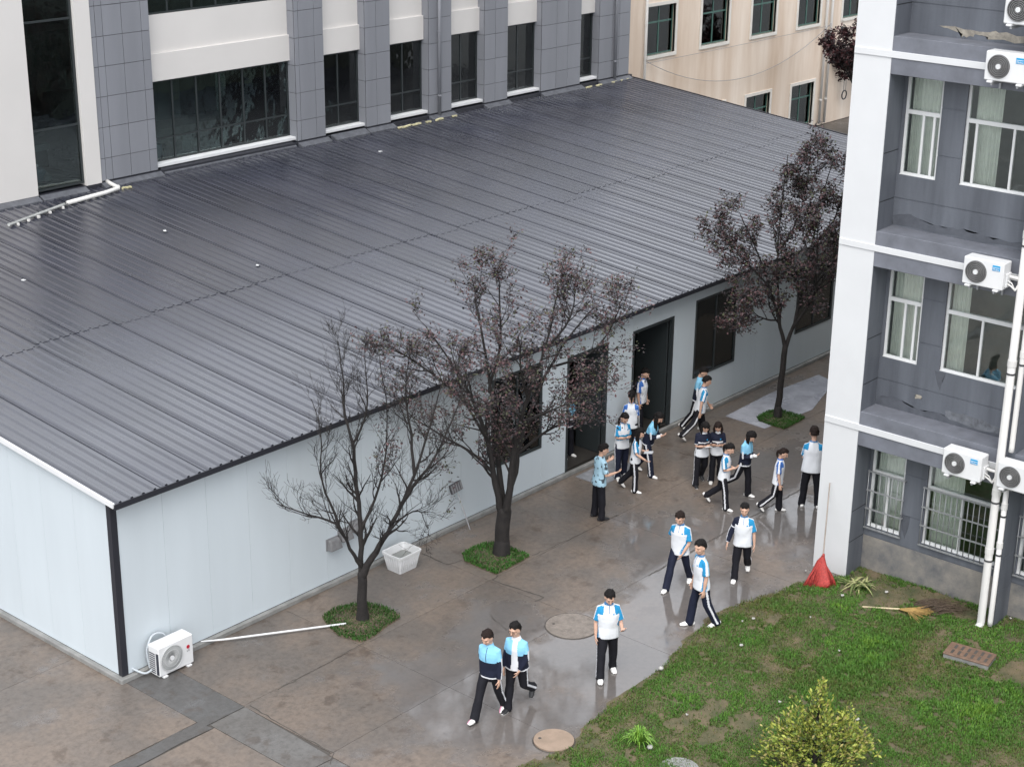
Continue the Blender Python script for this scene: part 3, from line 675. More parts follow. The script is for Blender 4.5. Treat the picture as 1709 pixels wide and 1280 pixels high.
for y0, y1 in BAYS:
    for f, z in enumerate(FL):
        zt = z + 2.92 + (.02 if f else 0); last = f == len(FL)-1
        # beam under the next floor, its white string course, ledge
        bt = z + 3.62 + .01
        bm_ = MB(); bm_.box(XF+.0, XB+.0, y0, y1-.002, zt, bt, bev=.006); db(bm_, 'floor_beam', M_dormbeam)
        c = MB(); c.box(XF-.022, XF+.05, y0, y1 if y1 < -8 else -6.76, z+3.23+(.0 if f == 0 else .01), z+3.36, bev=.004); db(c, 'string_course', M_pillar)
        # back wall of the recess in blocks parted by recessed joints
        g0 = z + .78 if f == 0 else z + .53
        sill = z + .985; top = zt
        wA = (y1-.06, y1-.81); wB = (y1-1.29, y0+.06 if y0 < -12 else -10.55)
        g = .012
        mb = MB(); y0w = y0
        if f == 0: lo = MB(); lo.box(XB, XB+.2, y0w, y1, -.03, g0-g); db(lo, 'damp_plinth', M_dormlow)
        else: mb.box(XB, XB+.2, y0w, y1, z-.03, g0-g)
        mb.box(XB, XB+.2, y0w, y1, g0+g, sill)
        mb.box(XB+.012, XB+.2, y0w, y1, g0-g, g0+g)
        for za, zb in ((sill, z+1.46-g), (z+1.46+g, z+2.35-g), (z+2.35+g, top+.02)):
            mb.box(XB, XB+.2, wB[0], wA[1], za, zb)
        mb.box(XB+.012, XB+.2, wB[0], wA[1], z+1.46-g, z+1.46+g); mb.box(XB+.012, XB+.2, wB[0], wA[1], z+2.35-g, z+2.35+g)
        mb.box(XB, XB+.2, wA[0], y1, sill, top+.02)
        if wB[1] > y0+.01: mb.box(XB, XB+.2, y0, wB[1], sill, top+.02)
        db(mb, 'recess_wall', M_dorm)
        # joint groove on the side return is a thin recessed strip
        for k, (ya, yb, two) in enumerate(((wA[1], wA[0], 0), (wB[1], wB[0], 1))):
            t = .05; rail = z + 2.19; xa, xb = XB+.05, XB+.11; mb = MB()
            mb.box(xa, xb, ya, ya+t, sill, top).box(xa, xb, yb-t, yb, sill, top).box(xa, xb, ya+t, yb-t, sill, sill+t).box(xa, xb, ya+t, yb-t, top-t, top)
            mb.box(xa-.012, xb, ya+t, yb-t, rail-.045, rail+.03)
            ml = [yb - .38] if not two else [yb - .76]
            if two and f == 2: ml = [yb - .22, yb - .95]
            if not two and f: ml = [yb-.38, yb-.60]
            for q in ml: mb.box(xa-.004, xb-.006, q-.022, q+.022, sill+t, rail-.045)
            mb.box(xa-.03, xa-.002, ya-.01, yb+.01, sill-.04, sill+.012)
            wn = mb.build('window', M_upvc, dm, -dm_o)
            MB().box(xa+.028, xa+.033, ya+t, yb-t, sill+t, rail-.045).build('pane', M_glass2, wn)
            MB().box(xa+.028, xa+.033, ya+t, yb-t, rail+.03, top-t).build('pane', M_glass2, wn)
            # pleated curtain hanging behind the glass
            cu = MB(); wd = (yb-ya)
            spans = [(ya+.04, yb-.04)] if not two else [(yb-.62, yb-.10)]
            if two and f == 1: spans = [(yb-.40, yb-.05)]
            if two and f == 0: spans = [(yb-.70, yb-.06)]
            if not two and f in (0,): spans = [(ya+.04, yb-.05)]
            for s0, s1 in spans:
                npl = int((s1-s0)/.012); A = []; Bv = []
                for i in range(npl+1):
                    y = s0 + (s1-s0)*i/npl; x = XB+.21 + .022*math.sin(i*1.05 + .5*math.sin(i*.21)) + .008*noise.noise(Vector((y*9, z, 0)))
                    A.append(cu.bm.verts.new((x, y, sill-.05))); Bv.append(cu.bm.verts.new((XB+.21 + (x-XB-.21)*.7, y, top-.03)))
                for i in range(npl): fc = cu.bm.faces.new((A[i], A[i+1], Bv[i+1], Bv[i])); fc.smooth = True
            cu.build('curtain', M_curtain, wn)
            if f == 0:                                                # ground floor burglar bars
                br = MB(); xo = XB-.05
                for q in (sill-.02, sill+.40, sill+.80, rail+.01): br.box(xo-.012, xo+.012, ya-.04, yb+.04, q-.014, q+.014)
                nb = int((yb-ya+.04)/.115)
                for i in range(nb+1):
                    yy = ya-.02 + (yb-ya+.04)*i/nb; br.tube([(xo, yy, sill-.02), (xo, yy, rail+.01)], [.009, .009], 6, dome=False)
                for yy in (ya-.03, yb+.03):
                    for q in (sill+.40, rail+.01): br.box(xo, XB+.02, yy-.012, yy+.012, q-.01, q+.01)
                br.build('window_bars', M_metal, wn)
# side returns of the bays
for yw in (-7.52, -10.76):
    mb = MB(); g = .012; zs = []
    for f, z in enumerate(FL):
        g0 = z + .78 if f == 0 else z + .53; zs += [g0, z+1.46+.0]
    zs = sorted(zs); z = 0.0; ya, yb = (yw-.012, yw-.002) if yw > -9 else (yw-.002, yw+.14)
    for q in zs + [DT]:
        mb.box(XF+.004, XB, ya, yb, z, q-g); z = q+g
    db(mb, 'bay_return', M_dorm)
    mb = MB(); yg = (yw-.007, yw-.001) if yw > -9 else (yw+.02, yw+.10); mb.box(XF+.01, XB-.002, yg[0], yg[1], 0, DT-.1); db(mb, 'return_joint', M_groove)
mb = MB(); mb.box(XF+.006, XB+.1, -10.757, -10.625, 0, DT); db(mb, 'bay_partition', M_dorm)
mb = MB(); mb.box(XB+.2, 14.0, -13.9, -6.9, -.02, .05)
for z in FL[1:]: mb.box(XB+.2, 14.0, -13.9, -6.9, z-.3, z+.02)
db(mb, 'floor_slab', M_inside)
mb = MB(); mb.box(XF, 14, -22, -13.9, 0, DT); db(mb, 'end_wall', M_dorm)
# bare plaster where paint has come away: thin raised skins with ragged outline
def patch(pts, x, m, name='bare_plaster', n_=5, amp=.03, parent=dm):
    q = []
    for (a, b), (c, d) in zip(pts, pts[1:] + pts[:1]):
        for k in range(n_): t = k/n_; q.append((a+(c-a)*t + rng.uniform(-amp, amp), b+(d-b)*t + rng.uniform(-amp, amp)))
    mb = MB(); A = [mb.bm.verts.new((x, y, z)) for y, z in q]; B = [mb.bm.verts.new((x+.02, y, z)) for y, z in q]
    mb.bm.faces.new(A); k = len(q)
    for i in range(k): mb.bm.faces.new((A[i], A[(i+1) % k], B[(i+1) % k], B[i]))
    bmesh.ops.triangulate(mb.bm, faces=[f for f in mb.bm.faces if len(f.verts) > 4])
    return db(mb, name, m)
patch([(-8.12, 11.14), (-8.9, 11.10), (-9.4, 11.12), (-10.4, 11.08), (-10.4, 10.98), (-9.1, 10.97), (-8.9, 11.03), (-8.6, 10.97), (-8.55, 11.02)], XB-.004, M_bare)
patch([(-8.38, 4.04), (-8.5, 4.05), (-8.5, 3.97), (-8.38, 3.96)], XB-.004, M_bare, amp=.012)
patch([(-9.0, 3.86), (-9.5, 3.92), (-10.3, 3.82), (-10.3, 3.66), (-9.1, 3.7)], XB-.003, mat('mould_stain', (0.075, 0.08, 0.09), .8, col2=(0.15, 0.16, 0.18), scale=9), 'mould_stain')
M_damp = mat('damp_stain', (0.085, 0.092, 0.108), .75, col2=(0.06, 0.066, 0.08), scale=6)
for zb in (3.63, 7.315):
    patch([(-7.55, zb+.16), (-7.9, zb+.26), (-8.4, zb+.12), (-9.0, zb+.15), (-9.6, zb+.09), (-10.3, zb+.12), (-10.3, zb), (-7.55, zb)], XB-.0015, M_damp, 'damp_stain', 6, .02)
patch([(-8.3, 1.45), (-8.52, 1.46), (-8.5, 1.2), (-8.45, .95), (-8.38, 1.15)], XB-.0015, M_damp, 'damp_stain', 4, .012)
patch([(-8.72, 4.62), (-8.95, 4.62), (-8.9, 4.4), (-8.86, 4.25), (-8.8, 4.4)], XB-.0015, M_damp, 'damp_stain', 4, .012)
# white soil and rain pipes
def vpipe(x, y, r_, z0, z1, bands, shoe=False):
    mb = MB(); pts = [(x, y, z1), (x, y, z0+.1)] + ([(x-.02, y, z0+.03), (x-.10, y+.01, z0)] if shoe else [(x, y, z0)])
    mb.tube(pts, [r_]*len(pts), 16, dome=False)
    for z in bands: mb.cyl((x, y, z+.2), (0, 0, 1), r_+.01, .12, 16)
    o = db(mb, 'downpipe', M_pipe)
    b = MB()
    for z in bands: b.cyl((x, y, z), (0, 0, 1), r_+.008, .035, 16); b.box(x, XF+.02, y-.012, y+.012, z-.012, z+.012)
    b.build('pipe_band', M_band, o)
vpipe(12.20, -10.56, .075, 0.04, DT-.2, (1.45, 2.65, 5.2, 7.6, 9.9), True)
vpipe(12.24, -10.73, .05, 0.10, 3.0, (1.6, 2.4)); vpipe(12.24, -10.73, .05, 3.7, DT-.2, (5.4, 8.4))
# ================================================================== AIR CONDITIONERS
def curve(pts, n=5):
    pts = [Vector(p) for p in pts]; q = []
    for i in range(len(pts)-1):
        p0 = pts[max(i-1, 0)]; p1 = pts[i]; p2 = pts[i+1]; p3 = pts[min(i+2, len(pts)-1)]
        for k in range(n): t = k/n; q.append(.5*((2*p1) + (p2-p0)*t + (2*p0-5*p1+4*p2-p3)*t*t + (3*p1-p0-3*p2+p3)*t**3))
    return q + [pts[-1]]
def ac_unit(label, loc, rz, badge, group=None, side_fins=False):
    t = thing('air_conditioner', label, 'air conditioner', loc, rz, group)
    W, D, Hh = .78, .30, (.54 if badge == 'blue' else .62)
    mb = MB(); mb.box(-W/2, W/2, -D/2, D/2, .035, Hh, bev=.018)
    # service cover bulge on the right end
    mb.box(W/2-.002, W/2+.035, -.06, .12, .08, .34, bev=.01)
    mb.build('casing', M_acw, t)
    fx, fz, fr = (-.135, .29, .205) if badge == 'blue' else (-.135, .33, .25)
    mb = MB()
    if badge == 'blue':
        mb.cyl((fx, -D/2-.004, fz), (0, 1, 0), fr, .012, 32)
        mb.build('fan_recess', M_acgrille, t)
        mb = MB()
        for k in range(1, 7): mb.torus((fx, -D/2-.018, fz), (0, 1, 0), fr*k/6.4, .0075, 32, 5)
        for k in range(4):
            a = math.pi*k/4; mb.tube([(fx-fr*math.cos(a), -D/2-.014, fz-fr*math.sin(a)), (fx+fr*math.cos(a), -D/2-.014, fz+fr*math.sin(a))], [.003, .003], 5, dome=False)
        mb.build('fan_guard', M_acfan, t)
    else:
        mb.cyl((fx+.03, -D/2-.004, fz), (0, 1, 0), fr*.98, .012, 32); mb.build('fan_recess', mat('grey_recess', (0.30, 0.31, 0.31), .5), t)
        fx += .03; mb = MB()
        for k in range(44):
            a = 2*math.pi*k/44; c, s_ = math.cos(a), math.sin(a)
            mb.tube([(fx+.06*c, -D/2-.02, fz+.06*s_), (fx+fr*.97*math.cos(a+.25), -D/2-.014, fz+fr*.97*math.sin(a+.25))], [.0035, .0035], 5, dome=False)
        mb.torus((fx, -D/2-.015, fz), (0, 1, 0), fr*.97, .008, 36, 5); mb.torus((fx, -D/2-.018, fz), (0, 1, 0), fr*.65, .004, 36, 5)
        mb.build('fan_guard', mat('pale_guard', (0.50, 0.51, 0.51), .4), t)
    MB().cyl((fx, -D/2-.02, fz), (0, 1, 0), .045, .02, 20).build('fan_hub', M_acw, t)
    for x in (-.27, .27): MB().box(x-.05, x+.05, -D/2-.03, D/2+.02, 0, .034, bev=.005).build('foot', M_acw, t)
    if badge == 'blue':
        b = MB().box(.17, .315, -D/2-.006, -D/2+.004, .375, .475, bev=.003).build('badge', M_blue, t)
        text_mesh('Midea', .05, 'badge_text', M_white, b, (.2425, -D/2-.0075, .40), (R(90), 0, 0))
        MB().box(.18, .305, -D/2-.0085, -D/2-.006, .432, .442).build('badge_line', M_white, b)
    else:
        b = MB().cyl((.27, -D/2-.003, .40), (0, 1, 0), .036, .01, 20).build('badge', M_red, t)
        text_mesh('LG', .055, 'badge_text', M_greytext, t, (.27, -D/2-.004, .325), (R(90), 0, 0))
    if side_fins:
        MB().box(-W/2-.004, -W/2+.004, -.14, -.075, .07, .5).build('side_slot', M_acfin, t)
        mb = MB()
        for k in range(10): mb.box(-W/2-.004, -W/2+.003, -.045, .12, .08+.042*k, .102+.042*k)
        mb.build('side_louvre', M_acfin, t)
    return t
def ac_wall(label, y, z, x=12.10, wall=12.34, grp='wall air conditioners on the dormitory'):
    t = ac_unit(label, (x, y, z), R(-90), 'blue', grp)
    for sx in (-.24, .24):
        mb = MB(); mb.box(sx-.018, sx+.018, -.15, wall-x, -.045, -.004).box(sx-.018, sx+.018, wall-x-.03, wall-x, -.15, -.045)
        mb.build('bracket', M_metal, t)
    mb = MB()
    for k, (a, r_) in enumerate(((.14, .016), (.20, .011))):
        mb.tube([(.42, .0, a), (.50, -.02, a-.02), (.56, .02, a-.10 - .04*k), (.60, .07, a-.02), (.66, .10, a+.05), (.74, .10, a+.05)], [r_]*6, 8)
    mb.tube([(.40, .06, .27), (.55, .07, .26), (.66, .10, .24)], [.03, .03, .03], 8)
    mb.build('refrigerant_pipe', M_pipe, t)
    return t
ac_wall('lowest air conditioner on the left window bay, above the barred ground floor windows', -9.92, 3.00)
ac_wall('middle air conditioner below the first upper floor ledge with its pipe running into the downpipe', -9.92, 6.73)
ac_wall('air conditioner under the peeling plaster ledge, second from the top', -9.92, 10.40)
ac_wall('topmost air conditioner cut by the upper right corner', -10.14, 11.38, 12.15, 12.92)
ac_wall('air conditioner right of the white downpipe at the picture edge', -11.02, 3.04)
g = ac_unit('white air conditioner with red badge standing on the ground by the dark corner post', (.86, -.30, 0.0), 0, 'red', None, True)
M_lag = mat('grey_lagging', (0.42, 0.46, 0.49), .55)
q = curve([(-.36, .17, .12), (-.38, .2, .40), (-.34, .2, .56), (-.20, .24, .68), (-.02, .22, .66), (.10, .18, .50)]); mb = MB(); mb.tube(q, [.02]*len(q), 8)
q = curve([(-.38, .07, .12), (-.52, .08, .10), (-.60, .18, .13), (-.64, .33, .16)]); mb.tube(q, [.020]*len(q), 8); mb.build('refrigerant_pipe', M_lag, g)

for x, y, z, r_, lab in ((17.95, .45, 1.06, .26, 'pale bundle low in the left pane of the window right of the doors'), (19.0, .55, 1.06, .3, 'pale bundle in the right pane of the window right of the doors')):
    mb = MB(); mb.ball((0, 0, r_*.8), (r_, r_*.8, r_), None, 3)
    for v in mb.bm.verts: v.co += v.co.normalized()*.06*noise.noise(v.co*6)
    o = mb.build('bundle', mat('bundle_cloth', (.55, .54, .52), .8)); o.location = (x, y, z-.1); tag(o, lab, 'bundle')
t = thing('table', 'dark table behind the window right of the doors', 'table', (18.45, .55, .1)); MB().box(-.9, .9, -.32, .32, .80, .86).build('top', M_inside, t)
for sx in (-.84, .84):
    for sy in (-.27, .27): MB().box(sx-.025, sx+.025, sy-.025, sy+.025, 0, .80).build('leg', M_inside, t)
# ================================================================== THINGS ON THE YARD
def manhole(cx, cy, r_, label, m, proud=.012):
    t = thing('manhole', label, 'manhole cover', (cx, cy, 0))
    mb = MB(); mb.cyl((0, 0, proud/2+.001), (0, 0, 1), r_, proud, 40); mb.build('cover', m, t)
    mb = MB(); mb.torus((0, 0, .003), (0, 0, 1), r_+.014, .010, 40, 5); mb.build('rim', M_base, t)
    mb = MB()
    for k in range(1): a = 2.1; mb.cyl((r_*.7*math.cos(a), r_*.7*math.sin(a), proud+.002), (0, 0, 1), .03, .004, 10)
    mb.build('lift_hole', M_base, t)
M_cover = mat('cover_concrete', (0.25, 0.215, 0.185), .45, col2=(0.15, 0.128, 0.11), scale=7, bump=.7, bscale=25)
manhole(6.98, -4.68, .50, 'round rough concrete manhole cover behind the boy with the phone', M_cover)
manhole(3.64, -7.0, .345, 'tan round manhole cover at the tip of the lawn', mat('cover_tan', (0.30, 0.22, 0.165), .7, col2=(0.22, 0.165, 0.12), scale=4, bump=.4), .03)
manhole(4.30, -9.12, .33, 'grey round manhole cover in the grass, cut by the lower edge', M_kerb, .07)
# drain box in the lawn
t = thing('drain_box', 'low concrete box with brown slotted lid in the lawn by the dormitory', 'drain', (10.85, -11.0, .0), R(8))
MB().box(-.24, .24, -.42, .42, -.02, .15, bev=.01).build('box', M_kerb, t)
mb = MB(); M_lid = mat('rust_lid', (0.20, 0.125, 0.085), .6, var=.4, scale=8)
mb.box(-.25, .25, -.43, .43, .152, .185, bev=.008); ld = mb.build('lid', M_lid, t)
for i in range(2):
    for j in range(6): MB().box(-.18+.2*i, -.03+.2*i, -.36+.125*j, -.31+.125*j, .184, .188).build('slot', M_base, ld)
# white tub
t = thing('plastic_tub', 'white ribbed plastic tub half full of water beside the bare tree', 'tub', (6.575, -.53, .003))
mb = MB(); w0, w1, d0, d1, hh = .25, .31, .20, .255, .40
def ring(w_, d_, z, n_=6):
    q = []
    for k in range(24):
        a = 2*math.pi*k/24; c, s_ = math.cos(a), math.sin(a); q.append(mb.bm.verts.new((w_*math.copysign(abs(c)**.22, c), d_*math.copysign(abs(s_)**.22, s_), z)))
    return q
seq = [ring(w0, d0, 0), ring(w1, d1, hh-.05), ring(w1+.022, d1+.022, hh-.048), ring(w1+.024, d1+.024, hh), ring(w1-.006, d1-.006, hh), ring(w1-.012, d1-.012, hh-.05), ring(w0-.012, d0-.012, .02)]
for A, B in zip(seq[:-1], seq[1:]):
    for k in range(24): mb.bm.faces.new((A[k], A[(k+1) % 24], B[(k+1) % 24], B[k])).smooth = False
mb.bm.faces.new(seq[0][::-1]); mb.bm.faces.new(seq[-1])
mb.build('tub_body', M_acw, t)
mb = MB()
for k in range(9):
    f = -1 + 2*(k+.5)/9
    for sy in (-1, 1): mb.tube([(f*w0*.95, sy*(d0+.002), .03), (f*w1*.95, sy*(d1+.0), hh-.06)], [.007, .007], 5, dome=False)
for k in range(7):
    f = -1 + 2*(k+.5)/7
    for sx in (-1, 1): mb.tube([(sx*(w0+.002), f*d0*.95, .03), (sx*w1, f*d1*.95, hh-.06)], [.007, .007], 5, dome=False)
mb.build('tub_ribs', M_acw, t)
mb = MB(); q = ring(.283, .23, .25); mb.bm.faces.new(q); mb.build('water', mat('grey_water', (0.20, 0.21, 0.20), .08, .6), t)
# mops and brush leaning on the wall
M_mop = mat('grey_mop', (0.10, 0.10, 0.105), .8, col2=(0.04, 0.04, 0.045), scale=20)
M_stick = mat('grey_stick', (0.40, 0.40, 0.42), .45, var=.2)
def mop(label, x, xt, zt, wd, ht, slats, an, hd):
    t = thing('leaning_mop', label, 'mop', (x, -.34, 0))
    top = Vector((xt - x, .30, zt)); mb = MB(); mb.tube([(0, 0, .01), top - Vector((0, .012, 0))], [.013, .012], 8); mb.build('handle', M_stick, t)
    M = Euler((-.30, an, 0)); mb = MB(); mb.obox(top + Vector((0, -.015, .0)), (wd/2, .022, ht/2), M); h = mb.build('head', M_mop, t)
    for k in range(slats):
        f = -1 + 2*(k+.5)/slats; mb = MB(); mb.obox(top + Vector((0, -.015, 0)) + M.to_matrix() @ Vector((f*wd/2, -.026, 0)), (wd/slats*.28, .006, ht/2*.9), M); mb.build('slat', M_greytext, h)
    return t
mop('dark slatted brush head upside down on a thin grey handle between the two nearer trees', 8.86, 8.72, .96, .34, .20, 5, -.10, 0)
for x, z, an, lab in ((5.15, .90, .15, 'lowest and leftmost of the three grey cowls on the wall behind the bare tree'), (5.47, .99, .35, 'middle one of the three grey cowls on the wall behind the bare tree'), (5.80, 1.08, .1, 'highest and rightmost of the three grey cowls on the wall behind the bare tree')):
    t = thing('wall_cowl', lab, 'vent cowl', (x, 0, z)); mb = MB()
    v = [mb.bm.verts.new(c) for c in ((-.16, -.16, -.11), (.16, -.16, -.11), (.16, 0, -.11), (-.16, 0, -.11), (-.13, -.10, .11), (.13, -.10, .11), (.13, 0, .11), (-.13, 0, .11))]
    for q in ((3,2,1,0),(4,5,6,7),(0,1,5,4),(1,2,6,5),(2,3,7,6),(3,0,4,7)): mb.bm.faces.new([v[i] for i in q])
    bmesh.ops.bevel(mb.bm, geom=mb.bm.edges[:], offset=.025, segments=2, affect='EDGES', profile=.5)
    mb.build('cowl', mat('cowl_grey', (.20, .20, .205), .6, var=.3, scale=12), t); MB().box(-.17, .17, -.012, -.001, -.125, .125).build('back_plate', M_greytext, t)
mb = MB(); mb.tube([(1.74, -.05, .105), (2.1, -.28, .085), (4.08, -1.47, .055)], [.012, .020, .020], 8); tag(mb.build('white_pole', M_white), 'long white pole lying from the kerb to the grass of the bare tree', 'pole')
# mats
M_marble = mat('marbled_board', (0.40, 0.41, 0.45), .32, col2=(0.24, 0.245, 0.28), scale=2.3, var=.3, rvar=.12)
mb = MB(); mb.prism([(18.2, -.62), (18.16, -1.82), (20.1, -2.0), (22.25, -1.36), (22.5, -.74), (20.4, -.55)], .002, .014); tag(mb.build('floor_mat', M_marble), 'long grey marbled mat on the wet ground behind the far tree', 'mat')
mb = MB(); mb.box(12.62, 14.1, -1.0, -.22, .002, .014); tag(mb.build('floor_mat', mat('door_mat', (0.26, 0.27, 0.29), .5, var=.4, scale=5)), 'grey mat in front of the left doorway', 'mat')
# red broom on the pillar
t = thing('red_broom', 'long handled broom with its bristles in a red net leaning on the white pillar', 'broom', (11.72, -7.28, .03))
MB().tube([(.12, .03, .50), (.33, .14, 1.1), (.56, .26, 1.93)], [.016, .015, .014], 8).build('handle', mat('wood_handle', (0.36, 0.31, 0.27), .6, var=.3), t)
mb = MB(); M_net = mat('red_net', (0.46, 0.05, 0.04), .6, col2=(0.22, 0.018, 0.015), scale=30, bump=.6, bscale=70)
mb.tube([(-.12, -.06, 0.02), (-.06, -.03, .10), (.0, -.0, .27), (.07, .02, .42), (.11, .03, .52), (.13, .035, .58)], [(.27, .09), (.25, .09), (.18, .08), (.10, .06), (.045, .04), (.03, .03)], 22, ref=(1, 0, 0), sq=.9)
for v in mb.bm.verts: v.co += Vector((1, 1, .4))*(.03*noise.noise(v.co*9)) + Vector((0, 0, -.05))*max(0, noise.noise(v.co*14 + Vector((3, 1, 2))))
mb.build('bristles', M_net, t)
mb = MB()
SD = Vector((.64, -.76, 0)); NR = Vector((-.76, -.64, 0))
for k in range(230):
    a = rng.gauss(0, .17); a = max(-.27, min(.27, a)); q = rng.uniform(-.02, .14)*(1-abs(a)*1.6)
    mb.tube([Vector((.10, .03, .52)), Vector((.05, .01, .36)) + SD*a*.38 + NR*q*.6, Vector((-.0, -.02, .18)) + SD*a*.85 + NR*q, Vector((-.08, -.05, rng.uniform(-.02, .03))) + SD*(a*1.12+rng.gauss(0, .02)) + NR*(q+rng.uniform(0, .05))], [.006, .009, .008, .004], 4, dome=False)
mb.build('net_cords', M_net, t)
# straw broom lying
t = thing('straw_broom', 'straw broom lying in the grass below the barred windows', 'broom', (11.45, -8.75, .07))
M_straw = mat('straw', (0.42, 0.27, 0.09), .8, var=.4, scale=12)
MB().tube([(-.12, .25, .0), (.02, 0, .01), (.22, -.35, .03)], [.016, .017, .02], 8).build('handle', mat('straw_handle', (0.50, 0.42, 0.27), .7), t)
mb = MB()
for k in range(130):
    a = rng.gauss(0, .16); mb.tube([(.20, -.32, .03), (.33+.3*a, -.55, .045), (.45+a*1.2, -.85+rng.uniform(-.1, .12), rng.uniform(.0, .08))], [.006, .006, .003], 4, dome=False)
mb.build('bristles', M_straw, t)
# twig broom / brush heap beside it
mb = MB()
for k in range(70):
    a = rng.gauss(0, .25); x0, y0 = 12.0 + rng.uniform(-.2, .1), -9.35 + rng.uniform(-.3, .3)
    mb.tube([(x0, y0, .05), (x0+.25*math.cos(a), y0-.3+.2*math.sin(a), .12+rng.uniform(0, .1)), (x0+.45+a*.4, y0-.6, rng.uniform(.08, .25))], [.007, .006, .003], 4, dome=False)
tag(mb.build('brushwood', mat('twig_brown', (0.10, 0.07, 0.048), .8, var=.4, scale=9)), 'heap of thin brown twigs against the foot of the dormitory wall', 'twigs')
# cut leaves by the pillar
t = thing('leaf_heap', 'heap of cut yellow green strap leaves at the foot of the pillar', 'leaves', (12.0, -8.0, .03))
M_strap = [mat('strap_leaf', (0.24, 0.26, 0.09), .5, col2=(0.34, 0.33, 0.17), scale=14), mat('strap_leaf_dark', (0.13, 0.17, 0.05), .5, var=.3)]
def strap(base, ang, L, droop, wd, h0):
    mb = MB(); d = Vector((math.cos(ang), math.sin(ang), 0)); s_ = Vector((-d.y, d.x, 0)); pr = None
    for k in range(6):
        f = k/5; p = Vector(base) + d*(L*f) + Vector((0, 0, h0*math.sin(f*math.pi*.7)*(1-.4*droop) - droop*.1*f*f)); ww = wd*(1-.85*f**2)*.5
        cur = (mb.bm.verts.new(p - s_*ww + Vector((0, 0, .006))), mb.bm.verts.new(p), mb.bm.verts.new(p + s_*ww + Vector((0, 0, .006))))
        if pr:
            mb.bm.faces.new((pr[0], pr[1], cur[1], cur[0])); mb.bm.faces.new((pr[1], pr[2], cur[2], cur[1]))
        pr = cur
    return mb
for k in range(46):
    a = rng.uniform(0, 2*math.pi); b = (rng.gauss(0, .07), rng.gauss(0, .09), .03+rng.uniform(0, .12))
    strap(b, a, rng.uniform(.25, .44), rng.uniform(.3, 1), .045, rng.uniform(.02, .14)).build('leaf', rng.choice(M_strap), t)
# tuft plant
t = thing('grass_tuft', 'bright green fan leaved tuft in the lawn near the tan manhole', 'plant', (4.42, -8.2, .02))
M_tuft = [mat('tuft_leaf', (0.13, 0.29, 0.03), .45, var=.3, scale=10), mat('tuft_leaf_pale', (0.20, 0.36, 0.05), .45, var=.2)]
for k in range(70):
    a = rng.uniform(0, 2*math.pi); e = rng.uniform(.1, 1.0)
    strap((0, 0, .02), a, .08 + .25*e, .6*e, .026, .42 - .14*e).build('leaf', rng.choice(M_tuft), t)

# ---- scraps in the grass
SCR = [(11.99, -6.8, 'crumpled white scrap left of the red broom on the paving'), (11.44, -7.97, 'white paper scrap in the mud right of the red broom'), (12.12, -8.57, 'flat white scrap beside the leaf heap under the windows'), (9.2, -7.1, 'pale scrap at the lawn edge near the walking boy, nearer the paving'), (9.42, -7.2, 'pale scrap at the lawn edge near the walking boy, deeper in the grass'), (9.47, -9.07, 'long white scrap in the middle of the lawn'), (7.13, -9.25, 'white pebble sized scrap left of the yellow green shrub'), (7.58, -10.54, 'white scrap just right of the yellow green shrub'), (4.44, -8.42, 'round pale stone at the foot of the bright green tuft'), (5.7, -8.28, 'small white scrap on the bare soil patch'), (6.72, -6.98, 'small pale stone at the lawn edge near the boy with the phone'), (12.78, -10.9, 'torn white rag at the wall right of the downpipes'), (11.55, -7.25, 'white paper under the red broom tips'), (8.4, -7.6, 'tiny white scrap in the dark grass'), (10.2, -8.0, 'dirty white rag in the grass before the window bay')]
for k, (x, y, lab) in enumerate(SCR):
    mb = MB(); s_ = rng.uniform(.014, .034)
    if k == 8 or k == 10: mb.ball((0, 0, .03), (.06, .055, .04), None, 1)
    else:
        mb.ball((0, 0, .008), (s_*1.7, s_*.9, .012), None, 2)
        for v in mb.bm.verts: v.co += Vector((.02*noise.noise(v.co*30), .02*noise.noise(v.co*30+Vector((5, 0, 0))), .015*noise.noise(v.co*40)))
    o = mb.build('stone' if k in (8, 10) else 'scrap', mat('dirty_white', (.50, .49, .46), .7, var=.4, scale=30)); o.location = (x, y, (lawn_z(x, y) if inside(x, y) else .0) + .035); tag(o, lab, 'stone' if k in (8, 10) else 'litter', 'litter in and beside the lawn')

